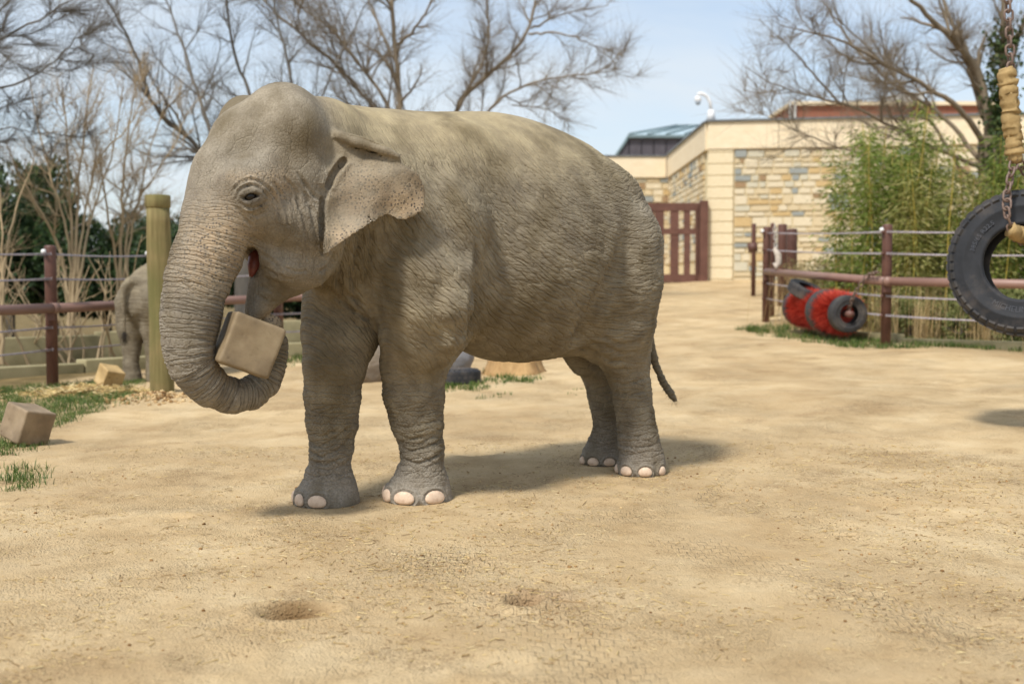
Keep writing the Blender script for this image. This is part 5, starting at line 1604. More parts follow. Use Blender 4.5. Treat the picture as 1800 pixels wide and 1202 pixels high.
for P, angs, w, h in ((legsP[0], (27, -26, -64, -100), 0.128, 0.088), (legsP[1], (-20, -56, -92), 0.110, 0.082), (legsP[2], (54, 7, -38, -78), 0.090, 0.072), (legsP[3], (15, -26, -62), 0.082, 0.064)):
    c = P[-1]; g = float(gh(c[0], c[1]))
    cdir = math.atan2(-c[1], -c[0])
    for a in angs:
        ww = w * (0.75 if abs(a) > 50 else 1.0)
        an = cdir + math.radians(a)      # positive turns to the elephant's left
        d = Vector((math.cos(an), math.sin(an), 0))
        hit, n, _, _ = BVH.ray_cast(Vector((c[0], c[1], g + h * 0.44)) + d * 0.27, -d)
        if hit is None: continue
        yv = Vector((n.x, n.y, max(0.0, n.z) * 0.5)).normalized()
        xv = yv.cross(Vector((0, 0, 1))).normalized()
        zv = xv.cross(yv)
        M = Matrix((xv, yv, zv)).transposed().to_4x4()
        M.translation = hit - yv * 0.008
        NAILS.append((c, M, ww, h))
        R3 = np.array(M.to_3x3())
        loc = (EV - np.array(hit)) @ R3
        e = np.sqrt((loc[:, 0] / (ww / 2)) ** 2 + (loc[:, 2] / (h / 2)) ** 2)
        rim = np.exp(-((e - 1.28) / 0.20) ** 2) * (np.abs(loc[:, 1]) < 0.08) * (loc[:, 2] > -h * 0.45)
        crease = np.exp(-((np.abs(loc[:, 0]) / (ww / 2) - 1.45) / 0.25) ** 2) * (np.abs(loc[:, 1]) < 0.08) * (np.abs(loc[:, 2]) < h * 0.9)
        EV = EV + EN * (0.011 * rim - 0.004 * crease)[:, None]
body_me = fast_mesh('body', EV, EQ, SKIN)
add_vec(body_me, 'bq', bq); add_vec(body_me, 'tq', tq); add_vec(body_me, 'lq', lq)
add_flt(body_me, 'tw', tw); add_flt(body_me, 'lw', lw); add_flt(body_me, 'hw', hwt); add_flt(body_me, 'wamp', wamp)
up = smooth01(z_, 1.7, 2.3)
dust = np.clip(0.14 + 0.86 * up * (1 - 0.6 * hwt) - 0.12 * tw + 0.25 * np.exp(-((U_ - 740) / 60) ** 2 - ((V_ - 560) / 60) ** 2), 0, 1)
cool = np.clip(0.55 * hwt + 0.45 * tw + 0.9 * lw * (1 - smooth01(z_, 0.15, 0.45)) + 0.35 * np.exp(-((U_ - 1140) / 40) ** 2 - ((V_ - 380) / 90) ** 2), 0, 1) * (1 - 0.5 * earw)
pink = np.zeros(len(EV))
g2 = lambda u, v, a, b: np.exp(-((U_ - u) / a) ** 2 - ((V_ - v) / b) ** 2)
pink += (0.85 * g2(380, 420, 60, 60) + 0.55 * g2(440, 310, 40, 12) + 0.5 * g2(490, 330, 26, 40) + 0.4 * g2(360, 480, 60, 40)) * near * (1 - earw)
pink += earw * (1.1 * g2(722, 362, 34, 26) + 0.9 * g2(610, 420, 50, 22) + 0.45 * g2(640, 340, 70, 60) + 0.5 * g2(735, 320, 25, 25))
pink += 1.0 * (g2(480, 560, 18, 16)) * (trq > trq.max() - 0.14)
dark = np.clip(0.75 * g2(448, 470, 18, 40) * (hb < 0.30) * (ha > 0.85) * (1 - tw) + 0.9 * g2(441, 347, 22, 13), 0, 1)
olive = np.clip(0.75 * g2(528, 268, 34, 45) + 0.7 * g2(500, 405, 46, 36) + 0.45 * g2(600, 520, 60, 60) + 0.4 * g2(950, 560, 140, 60) + 0.35 * g2(610, 600, 60, 50) + 0.3 * g2(1090, 480, 40, 90), 0, 1) * (1 - 0.8 * earw)  # olive pigment plus shading painted into temple, cheek, chest, belly and flank hollow
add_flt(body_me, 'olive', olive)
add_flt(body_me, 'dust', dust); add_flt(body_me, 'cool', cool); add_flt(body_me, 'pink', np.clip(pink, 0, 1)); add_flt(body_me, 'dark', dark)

fc = np.mean([P[-1] for P in legsP], axis=0)
elephant = empty('elephant', (fc[0], fc[1], 0.0))
tag(elephant, 'large dusty grey elephant holding a tan cube in its curled trunk', 'elephant')
body = link(bpy.data.objects.new('body', body_me)); child_local(body, elephant)

# nails, each its own piece
def nail_material():
    t = NT('toenail', 0.55, 0.35)
    P = t.coord('Object')
    n = t.noise(P, 30, 4, 0.6)
    col = t.ramp(n, [(0.3, srgb(190, 162, 138)), (0.55, srgb(218, 194, 170)), (0.75, srgb(200, 176, 152))])
    return t.out(col, t.bump(t.noise(t.mapping(P, (1, 1, 0.2)), 90, 3), 0.3, 0.002))
NAIL = nail_material()
def nail_mesh(w, h, d):
    """a domed nail: y is outward, z up"""
    V = []; Fq = []
    nu, nv = 14, 8
    for j in range(nv + 1):
        a = j / nv * math.pi / 2
        for i in range(nu):
            b = i / nu * 2 * math.pi
            x, z = math.cos(b), math.sin(b)
            if z < 0: z *= 0.75; x = math.copysign(abs(x) ** 0.7, x)
            V.append((w / 2 * x * math.cos(a) ** 0.8, d * math.sin(a) ** 0.9, h / 2 * z * math.cos(a) ** 0.8))
    for j in range(nv):
        for i in range(nu):
            i2 = (i + 1) % nu
            Fq.append((j * nu + i, (j + 1) * nu + i, (j + 1) * nu + i2, j * nu + i2))
    mb = MB().add(V, Fq)
    me = bpy.data.meshes.new('toenail')
    me.from_pydata(np.concatenate(mb.v).tolist(), [], mb.f); me.update()
    me.polygons.foreach_set('use_smooth', [True] * len(me.polygons))
    me.materials.append(NAIL)
    return me
for c, M, w, h in NAILS:
    o = link(bpy.data.objects.new('toenail', nail_mesh(w, h, 0.020)))
    o.matrix_world = M
    child_local(o, elephant)
# eye
ep = at(440.5, 345.5, EYE_Y + 0.024)
t = NT('eye_wet', 0.30, 0.35)
EYEM = t.out(srgb(26, 18, 12))
bm = bmesh.new(); bmesh.ops.create_uvsphere(bm, u_segments=20, v_segments=12, radius=0.031)
me = bpy.data.meshes.new('eye'); bm.to_mesh(me); bm.free(); me.materials.append(EYEM)
me.polygons.foreach_set('use_smooth', [True] * len(me.polygons))
o = link(bpy.data.objects.new('eye', me)); o.location = ep; child_local(o, elephant)
# tongue and inside of the mouth
TONG = simple_mat('tongue_flesh', srgb(104, 52, 46), srgb(132, 72, 62), 30, 0.45, 0.3, 0.003, 0.5)
mb = MB().tube([HP(455, 440, -0.01), HP(450, 453, 0.0), HP(446, 468, 0.01), HP(441, 486, 0.015)], [0.024, 0.042, 0.034, 0.010], 14)
mb.build('tongue', TONG, elephant)
# tail bristles
HAIR = simple_mat('dark_hair', srgb(46, 40, 34), srgb(66, 58, 48), 20, 0.6)
mb = MB()
tp = [at(1166, 672, 8.14), at(1180, 694, 8.12), at(1187, 703, 8.12)]
for i in range(90):
    k = rng.random()
    b0 = tp[0] * (1 - k) + tp[2] * k + rng.normal(0, 0.008, 3)
    dv = np.array([0.2, 0, -0.5]) + np.array([rng.choice([-0.5, 0.5]) * rng.random(), rng.normal(0, 0.3), rng.normal(0, 0.3)])
    dv /= np.linalg.norm(dv)
    L = rng.uniform(0.02, 0.05)
    mb.tube([b0, b0 + dv * L * 0.6, b0 + dv * L + [0, 0, -0.01]], [0.0012, 0.001, 0.0004], 3)
mb.build('tail_hair', HAIR, elephant)

# ------------------------------------------------------------------ the cube in the trunk
def block_material(name, c1, c2, c3):
    t = NT(name, 0.62, 0.3)
    P = t.coord('Object')
    n = t.noise(P, 5, 6, 0.6); m = t.noise(P, 28, 5, 0.65)
    col = t.ramp(n, [(0.3, c1), (0.52, c2), (0.72, c3)])
    sc = t.ramp(t.noise(t.mapping(P, (1, 7, 2), rot=(0.4, 0.3, 0.5)), 16, 4, 0.6), [(0.60, 0.0), (0.70, 0.45)])
    col = t.mix(sc, col, c1)
    col = t.mix(t.ramp(t.voronoi(P, 9), [(0.05, 0.7), (0.11, 0.0)]), col, srgb(84, 66, 46))
    h = t.math('ADD', t.math('MULTIPLY', m, 0.5), t.ramp(t.voronoi(P, 9), [(0.03, 0.0), (0.14, 0.8)]))
    return t.out(col, t.bump(h, 0.45, 0.006))
BLOCK = block_material('tan_plastic', srgb(104, 89, 68), srgb(132, 115, 89), srgb(150, 134, 106))
def make_block(name, me_size, mat, seed):
    bm = bmesh.new()
    bmesh.ops.create_cube(bm, size=me_size)
    bmesh.ops.bevel(bm, geom=list(bm.edges), offset=0.022, segments=4, profile=0.55, affect='EDGES')
    bmesh.ops.subdivide_edges(bm, edges=[e for e in bm.edges if e.calc_length() > 0.1], cuts=10, use_grid_fill=True)
    r = np.random.default_rng(seed)
    co = np.array([v.co for v in bm.verts])
    dn = 0.004 * vnoise(co + seed, 14, seed)
    dents = r.uniform(-me_size * 0.4, me_size * 0.4, (26, 2))
    for v, d in zip(bm.verts, dn):
        c = v.co
        ax = max(range(3), key=lambda q: abs(c[q]))
        if abs(c[ax]) > me_size * 0.495:
            oth = [q for q in range(3) if q != ax]
            k = int(ax * 2 + (c[ax] > 0))
            for j in range(k * 4, k * 4 + 3):
                q = (c[oth[0]] - dents[j][0]) ** 2 + (c[oth[1]] - dents[j][1]) ** 2
                d -= 0.006 * math.exp(-q / 0.0004)
            c[ax] -= math.copysign(0.006 * (1 - (2 * c[oth[0]] / me_size) ** 2) * (1 - (2 * c[oth[1]] / me_size) ** 2), c[ax])
        v.co = c + c.normalized() * d
    bm.normal_update()
    me = bpy.data.meshes.new(name); bm.to_mesh(me); bm.free()
    me.polygons.foreach_set('use_smooth', [True] * len(me.polygons))
    me.materials.append(mat)
    return me
def axes_matrix(x, y, z, loc):
    M = Matrix((Vector(x), Vector(y), Vector(z))).transposed().to_4x4(); M.translation = Vector(loc); return M
# image-plane directions of the front face, then a small yaw and pitch so that its left and lower sides show
right = np.array([1.0, 0, 0]); upv = np.array([0, _s, _c]); fwd = np.array([0, _c, -_s])
rot = math.radians(-22)
ex = math.cos(rot) * right + math.sin(rot) * upv
ez = -math.sin(rot) * right + math.cos(rot) * upv
view = at(441, 608, 1.0) - np.array([0, 0, CAMZ]); view /= np.linalg.norm(view)
Mx = axes_matrix(ex, fwd, ez, (0, 0, 0))
Ryaw = Matrix.Rotation(math.radians(22), 4, 'Z') @ Matrix.Rotation(math.radians(-7), 4, 'X')
bc = at(436, 606, BLOCK_Y) if 'BLOCK_Y' in globals() else at(436, 606, 6.10)
o = link(bpy.data.objects.new('enrichment_cube', make_block('enrichment_cube', 0.272, BLOCK, 3)))
o.matrix_world = Matrix.Translation(Vector(bc)) @ Mx @ Ryaw
tag(o, 'scuffed tan cube gripped in the curl of the big elephant\'s trunk', 'cube', 'tan enrichment cubes')
held_cube = o
# ------------------------------------------------------------------ other tan cubes on the ground
def drop_block(u, v, size, seed, rz, rx, ry, mat, label, Y=None):
    p = onground(u, v)
    o = link(bpy.data.objects.new('enrichment_cube', make_block('enrichment_cube', size, mat, seed)))
    R_ = Matrix.Rotation(rz, 4, 'Z') @ Matrix.Rotation(rx, 4, 'X') @ Matrix.Rotation(ry, 4, 'Y')
    zmin = min((R_ @ v_.co).z for v_ in o.data.vertices)
    o.matrix_world = Matrix.Translation((p[0], p[1] + size * 0.5, ground_z(p[0], p[1] + size * 0.5) - zmin - 0.02)) @ R_
    tag(o, label, 'cube', 'tan enrichment cubes')
    return o
BLOCK_G = block_material('grey_tan_plastic', srgb(112, 96, 76), srgb(140, 122, 98), srgb(156, 138, 112))
BLOCK_Y2 = block_material('yellow_tan_plastic', srgb(150, 124, 82), srgb(184, 156, 108), srgb(200, 174, 128))
drop_block(36, 786, 0.275, 5, math.radians(-32), math.radians(-10), math.radians(14), BLOCK_G, 'greyish tan cube tipped on the grass verge')
drop_block(187, 690, 0.235, 6, math.radians(42), math.radians(20), math.radians(12), BLOCK_Y2, 'small yellowish tan cube tipped up beside the smaller elephant')

# ------------------------------------------------------------------ tyres
def rubber(name, c1, c2):
    t = NT(name, 0.72, 0.35)
    P = t.coord('Object')
    n = t.noise(P, 6, 5, 0.65); m = t.noise(P, 60, 4, 0.6)
    col = t.ramp(n, [(0.35, c1), (0.7, c2)])
    dustm = t.ramp(t.noise(P, 3.2, 5, 0.6), [(0.48, 0.0), (0.75, 0.55)])
    col = t.mix(dustm, col, srgb(112, 100, 88))
    return t.out(col, t.bump(m, 0.3, 0.004), t.ramp(n, [(0.3, 0.6), (0.7, 0.85)]))
RUB = rubber('black_rubber', srgb(30, 32, 36), srgb(50, 52, 57))
RUBW = rubber('worn_rubber', srgb(44, 44, 46), srgb(70, 68, 66))
def tyre_profile(R, rin, w):
    """outline of a tyre's section: (radius, axial)"""
    h = R - rin
    return [(rin, -w * 0.40), (rin + 0.02 * h, -w * 0.455), (rin + 0.10 * h, -w * 0.475), (rin + 0.16 * h, -w * 0.455), (rin + 0.32 * h, -w * 0.495), (rin + 0.50 * h, -w * 0.505), (rin + 0.53 * h, -w * 0.515), (rin + 0.56 * h, -w * 0.505), (rin + 0.74 * h, -w * 0.485), (rin + 0.88 * h, -w * 0.46), (rin + 0.96 * h, -w * 0.43), (R, -w * 0.36), (R * 1.004, -w * 0.2), (R * 1.006, 0)]
def lathe_tyre(mb, R, rin, w, n=72):
    pr = tyre_profile(R, rin, w)
    full = pr + [(a, -b) for a, b in pr[-2::-1]]
    h = R - rin; th = 0.10 * h
    inner = [(rin + 0.03 * h, w * 0.36), (rin + 0.18 * h, w * 0.38), (R - 3 * th, w * 0.40), (R - 1.6 * th, w * 0.30), (R - 1.4 * th, 0), (R - 1.6 * th, -w * 0.30), (R - 3 * th, -w * 0.40), (rin + 0.18 * h, -w * 0.38), (rin + 0.03 * h, -w * 0.36)]
    prof = full + inner
    m = len(prof); V = []; Fq = []
    for i in range(n):
        a = 2 * math.pi * i / n
        for (q, x) in prof:
            V.append((q * math.cos(a), x, q * math.sin(a)))
    for i in range(n):
        i2 = (i + 1) % n
        for j in range(m):
            j2 = (j + 1) % m
            Fq.append((i * m + j, i2 * m + j, i2 * m + j2, i * m + j2))
    mb.add(V, Fq)
def tread(mb, R, w, n=44, hgt=0.018, depth=0.05):
    """lugs: blocks across the crown and down each shoulder"""
    for i in range(n):
        a = 2 * math.pi * (i + 0.5) / n
        er = np.array([math.cos(a), 0, math.sin(a)]); et = np.array([-math.sin(a), 0, math.cos(a)]); ey = np.array([0, 1.0, 0])
        wl = 2 * math.pi * R / n * 0.66
        for s in (-1, 1):
            M = np.stack([et, s * ey, er], 1)
            c = er * (R - 0.012) + ey * s * w * 0.31
            mb.box(c, (wl, w * 0.20, hgt * 2 + 0.012), M)
            ds = er * 0.75 + ey * s * 0.66; ds /= np.linalg.norm(ds)
            M = np.stack([et, np.cross(ds, et), ds], 1)
            mb.box(er * (R - 0.035) + ey * s * w * 0.425, (wl, depth, 0.030), M)
        M = np.stack([et, ey, er], 1)
        a2 = 2 * math.pi * i / n
        er2 = np.array([math.cos(a2), 0, math.sin(a2)]); et2 = np.array([-math.sin(a2), 0, math.cos(a2)])
        mb.box(er2 * (R - 0.004), (wl, w * 0.22, hgt * 2), np.stack([et2, ey, er2], 1))
def arc_text(text, size, radius, a_mid, inward, y, mat, name, parent_M):
    """raised letters bent round the sidewall; outer face is -y"""
    cu = bpy.data.curves.new(name, 'FONT'); cu.body = text; cu.size = size; cu.align_x = 'CENTER'; cu.extrude = 0.003; cu.resolution_u = 2
    ob = bpy.data.objects.new(name, cu); COL.objects.link(ob)
    dg = bpy.context.evaluated_depsgraph_get(); dg.update()
    me = bpy.data.meshes.new_from_object(ob.evaluated_get(dg))
    COL.objects.unlink(ob); bpy.data.objects.remove(ob)
    for v in me.vertices:
        x, yy, z = v.co
        if inward:      # lower arc, tops of letters towards the hub
            rr_ = radius - yy; a = a_mid + x / radius
        else:
            rr_ = radius + yy; a = a_mid - x / radius
        v.co = (rr_ * math.cos(a), y - z, rr_ * math.sin(a))
    me.materials.clear(); me.materials.append(mat)
    o = link(bpy.data.objects.new(name, me)); o.matrix_world = parent_M
    return o
TY = 9.3
tc = at(1803, 464, TY)
TR = px(129, TY)
swing = empty('tyre_swing', (tc[0], tc[1], tc[2] - TR)); tag(swing, 'big worn black truck tyre hanging on a burlap wrapped chain', 'tyre swing')
rin = TR * 0.50; tw_ = 0.36
TM = Matrix.Translation(Vector(tc)) @ Matrix.Rotation(math.radians(-31), 4, 'Z') @ Matrix.Rotation(math.radians(-5), 4, 'X')
mb = MB(); lathe_tyre(mb, TR - 0.012, rin, tw_, 96)
tyre = mb.build('tyre', RUB); tyre.matrix_world = TM; child_local(tyre, swing)
mb = MB(); tread(mb, TR - 0.012, tw_, 46, 0.010, 0.06)
trd = mb.build('tread', RUBW, None, False); trd.matrix_world = TM; trd.parent = tyre; trd.matrix_parent_inverse = (swing.matrix_basis @ Matrix()).inverted() if False else Matrix()
trd.matrix_parent_inverse = Matrix(); trd.matrix_basis = Matrix()
trd.parent = tyre
LET = rubber('raised_letters', srgb(62, 66, 74), srgb(84, 86, 92))
def on_tyre(o):
    o.parent = tyre; o.matrix_parent_inverse = Matrix(); o.matrix_basis = Matrix()
ysw = -tw_ * 0.497
on_tyre(arc_text('MICHELIN', 0.062, rin + (TR - rin) * 0.36, math.radians(-103), True, ysw, LET, 'lettering', Matrix()))
on_tyre(arc_text('385/65 R22.5', 0.050, rin + (TR - rin) * 0.26, math.radians(146), False, ysw, LET, 'lettering', Matrix()))
# chains and burlap
lk2 = torus_link('chain_link', 0.088, 0.058, 0.0095, CHAINM)
CY = TY - 0.10
chain_along(swing, [at(1771, -330, CY), at(1772, 0, CY), at(1774, 60, CY), at(1777, 125, CY)], lk2, 0.066)
chain_along(swing, [at(1785, 278, CY), at(1776, 310, CY - 0.06), at(1770, 345, CY - 0.10), at(1770, 375, CY - 0.13), at(1779, 404, CY - 0.10), at(1790, 425, CY + 0.05)], lk2, 0.066, tw0=0.6)
chain_along(swing, [at(1788, 278, CY), at(1806, 310, CY + 0.06), at(1815, 345, CY + 0.2), at(1816, 380, CY + 0.34)], lk2, 0.066)
t = NT('burlap', 0.95, 0.1)
P = t.coord('Object'); n1 = t.noise(P, 9, 5, 0.6)
wv = t.wave(t.mapping(P, (1, 1, 1), rot=(0.3, 0.2, 0)), 60, 3, 2, 1.0, 'Z')
BURL = t.out(t.ramp(n1, [(0.3, srgb(146, 122, 82)), (0.7, srgb(184, 158, 112))]), t.bump(wv, 0.5, 0.006))
pth = smooth_path([at(*q) for q in ((1768, 120, CY), (1773, 160, CY), (1777, 210, CY), (1783, 260, CY), (1786, 284, CY))], 46)
r = np.random.default_rng(51)
rad = np.array([px(15, CY) * (1 + 0.06 * math.sin(i * 1.9) + 0.07 * r.normal()) for i in range(46)]); rad[:2] *= 0.8; rad[-4:] *= np.array([0.95, 0.85, 0.7, 0.5])
mb = MB(); mb.tube(pth + r.normal(0, 0.003, pth.shape), rad, 22)
bo = mb.build('burlap_sleeve', BURL, swing)
for v_ in bo.data.vertices:
    a = r.normal(0, 0.0035, 2); v_.co.x += a[0]; v_.co.y += a[1]
mb = MB(); q = smooth_path([at(*k) for k in ((1776, 404, CY - 0.12), (1785, 410, CY - 0.10), (1796, 412, CY - 0.02), (1806, 418, CY + 0.06))], 14)
mb.tube(q + r.normal(0, 0.006, q.shape), 0.058 + r.normal(0, 0.010, 14), 14); mb.build('burlap_wrap', BURL, swing)
# gantry that carries the swing, above and beside the picture
gz = float(gh(7.0, CY))
gan = empty('swing_gantry', (7.2, CY, gz)); tag(gan, 'brown steel gantry carrying the hanging tyre', 'gantry')
ztop = at(1771, -330, CY)[2] + 0.10
MB().tube([(2.9 + 0.2, CY, ztop), (7.2, CY, ztop)], 0.09, 14).build('beam', PIPE, gan)
MB().tube([(7.2, CY, gz - 0.2), (7.2, CY, ztop + 0.1)], 0.12, 14).build('column', PIPE, gan)
MB().tube([(6.1, CY, ztop - 0.05), (7.15, CY, ztop - 1.2)], 0.06, 10).build('brace', PIPE, gan)

# brush roller: tyres and red bristle drums on one axle, chained to the rail
rol_Y = 17.2
ax0 = at(1492, 552, rol_Y); ax1 = at(1407, 540, rol_Y + 2.1)
axd = (ax1 - ax0); AL = np.linalg.norm(axd); axd /= AL
roller = empty('brush_roller', (ax0[0] - 0.3, ax0[1] + 0.5, float(gh(ax0[0], ax0[1])))); tag(roller, 'roller of red bristle drums and small black tyres on the grass by the fence', 'roller')
zax = Vector(axd).to_track_quat('Y', 'Z').to_matrix().to_4x4()
def on_axle(o, s, dz=0.0):
    M = zax.copy(); M.translation = Vector(ax0 + axd * s + np.array([0, 0, dz])); o.matrix_world = M; child_local(o, roller)
sr = px(33, rol_Y)
for s, f in ((0.06, 1.0), (0.86, 1.22), (AL - 0.05, 1.12)):
    mb = MB(); lathe_tyre(mb, sr * f, sr * 0.50, 0.20, 40); on_axle(mb.build('tyre', RUBW), s)
t = NT('red_bristle', 0.65, 0.3); RED = t.out(t.ramp(t.n.new('ShaderNodeNewGeometry').outputs['Random Per Island'], [(0.0, srgb(120, 28, 22)), (0.5, srgb(190, 62, 48)), (1.0, srgb(226, 104, 84))]))
def bristle_drum(R0, R1, w, n, seed):
    r = np.random.default_rng(seed); tb = Tubes()
    core = MB(); core.tube([(0, -w / 2, 0), (0, w / 2, 0)], R0 * 1.02, 24)
    a = r.uniform(0, 2 * np.pi, n); y = r.uniform(-w / 2, w / 2, n)
    er = np.stack([np.cos(a), 0 * a, np.sin(a)], 1)
    b = er * R0; b[:, 1] = y
    t_ = er * (R1 * r.uniform(0.80, 1.05, n))[:, None] + r.normal(0, 0.016, (n, 3)); t_[:, 1] = y * 1.22 + r.normal(0, 0.006, n)
    sd = np.stack([-np.sin(a), 0 * a, np.cos(a)], 1) * 0.008; sy = np.array([0, 0.008, 0])
    V = np.stack([b + sd, b - sd * 0.5 + sy, b - sd * 0.5 - sy, t_], 1).reshape(-1, 3)
    k = np.arange(n)[:, None] * 4
    T = np.concatenate([k + np.array([0, 1, 3]), k + np.array([1, 2, 3]), k + np.array([2, 0, 3])])
    nv = core.n
    me = bpy.data.meshes.new('bristle_drum')
    me.from_pydata(np.concatenate(core.v + [V]).tolist(), [], core.f + [tuple(q) for q in (T + nv).tolist()]); me.update(); me.materials.append(RED)
    return me
for s, w, f in ((0.46, 0.56, 1.28), (1.24, 0.50, 1.20), (1.74, 0.40, 1.26)):
    o = link(bpy.data.objects.new('bristle_drum', bristle_drum(sr * 0.55, sr * f, w, 3800, int(s * 100)))); on_axle(o, s)
MB().tube([ax0 - axd * 0.1, ax1 + axd * 0.1], 0.05, 10).build('axle', PIPE, roller)
lk3 = torus_link('chain_link', 0.075, 0.05, 0.009, CHAINM)
chain_along(roller, [ax0 + axd * 0.05 + [0, 0, 0.0], at(1500, 520, rol_Y - 0.1), at(1524, 484, 17.0), at(1545, 478, 16.6)], lk3, 0.056)
# loose tyre leaning over the roller
lt = empty('loose_tyre', tuple(at(1420, 530, 19.0))); tag(lt, 'loose black tyre lying tilted on top of the red brush roller', 'tyre')
mb = MB(); lathe_tyre(mb, 0.30, 0.16, 0.17, 44); o = mb.build('casing', RUB)
o.matrix_world = Matrix.Translation(Vector(at(1418, 512, 18.75))) @ Matrix.Rotation(math.radians(20), 4, 'Y') @ Matrix.Rotation(math.radians(-72), 4, 'X'); child_local(o, lt)
mb = MB(); tread(mb, 0.30, 0.17, 30, 0.006, 0.03); o2 = mb.build('tread', RUBW, None, False); o2.parent = o; o2.matrix_parent_inverse = Matrix(); o2.matrix_basis = Matrix()

# ------------------------------------------------------------------ boulders, drum and stump beyond the elephant
ROCK = simple_mat('grey_boulder', srgb(116, 106, 94), srgb(150, 138, 122), 4, 0.9, 0.7, 0.03)
def boulder(name, label, u, v, Y, size, seed, mat=ROCK, cat='rock'):
    bm = bmesh.new(); bmesh.ops.create_icosphere(bm, subdivisions=4, radius=1.0)
    co = np.array([x.co for x in bm.verts]); d = 1 + 0.14 * vnoise(co + seed, 1.3, seed) + 0.06 * vnoise(co + seed, 3.5, seed + 1) + 0.02 * vnoise(co, 9, seed + 2)
    for x, k in zip(bm.verts, d): x.co = Vector((x.co.x * size[0] * k, x.co.y * size[1] * k, x.co.z * size[2] * k))
    me = bpy.data.meshes.new(name); bm.to_mesh(me); bm.free(); me.materials.append(mat); me.polygons.foreach_set('use_smooth', [True] * len(me.polygons))
    p = at(u, v, Y); o = link(bpy.data.objects.new(name, me)); o.location = (p[0], p[1], float(gh(p[0], p[1])) + size[2] * 0.72)
    tag(o, label, cat); return o
boulder('boulder', 'rounded grey brown boulder seen between the big elephant\'s front legs', 640, 655, 14.0, (0.34, 0.30, 0.34), 61)
boulder('boulder', 'smooth blue grey boulder resting against the dark tyre under the belly', 790, 640, 14.3, (0.30, 0.28, 0.26), 62, simple_mat('blue_grey_boulder', srgb(104, 104, 106), srgb(136, 134, 134), 4, 0.8, 0.5, 0.02))
p = onground(806, 678)
dt = empty('ground_tyre', (p[0], p[1] + 0.3, float(gh(p[0], p[1])))); tag(dt, 'dark tyre lying flat on the grass under the elephant\'s belly line', 'tyre')
mb = MB(); lathe_tyre(mb, 0.26, 0.13, 0.15, 40); o = mb.build('casing', RUB); o.matrix_world = Matrix.Translation((p[0] - 0.02, p[1] + 0.28, float(gh(p[0], p[1] + 0.28)) + 0.075)) @ Matrix.Rotation(math.radians(90), 4, 'X'); child_local(o, dt)
mb = MB(); tread(mb, 0.26, 0.15, 26, 0.006, 0.03); o2 = mb.build('tread', RUBW, None, False); o2.parent = o; o2.matrix_parent_inverse = Matrix(); o2.matrix_basis = Matrix()
p = onground(902, 660)
st = empty('tree_stump', (p[0], p[1] + 0.3, float(gh(p[0], p[1] + 0.3)))); tag(st, 'short wide tan tree stump with grass at its foot', 'stump')
n = 30; mb = MB(); zz = [-0.1, 0.0, 0.05, 0.12, 0.20, 0.24]; rb = [0.40, 0.37, 0.33, 0.30, 0.29, 0.27]
V = []
rg = np.random.default_rng(63); wob = 0.03 * np.sin(np.arange(n) * 5 * 2 * np.pi / n) + 0.015 * rg.normal(size=n)
gz = float(gh(p[0], p[1] + 0.3))
for z, q in zip(zz, rb):
    for i in range(n):
        a = 2 * math.pi * i / n; V.append((p[0] + (q + wob[i]) * math.cos(a), p[1] + 0.3 + (q + wob[i]) * math.sin(a), gz + z))
Fq = [(j * n + i, j * n + (i + 1) % n, (j + 1) * n + (i + 1) % n, (j + 1) * n + i) for j in range(5) for i in range(n)]
mb.add(V, Fq); mb.build('bark', simple_mat('stump_bark', srgb(150, 118, 78), srgb(186, 154, 108), 10, 0.9, 0.6, 0.02, stretch=(1, 1, 0.2)), st)
V = [(p[0] + (0.27 + wob[i]) * math.cos(2 * math.pi * i / n), p[1] + 0.3 + (0.27 + wob[i]) * math.sin(2 * math.pi * i / n), gz + 0.238) for i in range(n)]
MB().add(V, [tuple(range(n))]).build('cut_face', simple_mat('cut_wood', srgb(190, 158, 112), srgb(206, 178, 132), 8, 0.9), st)

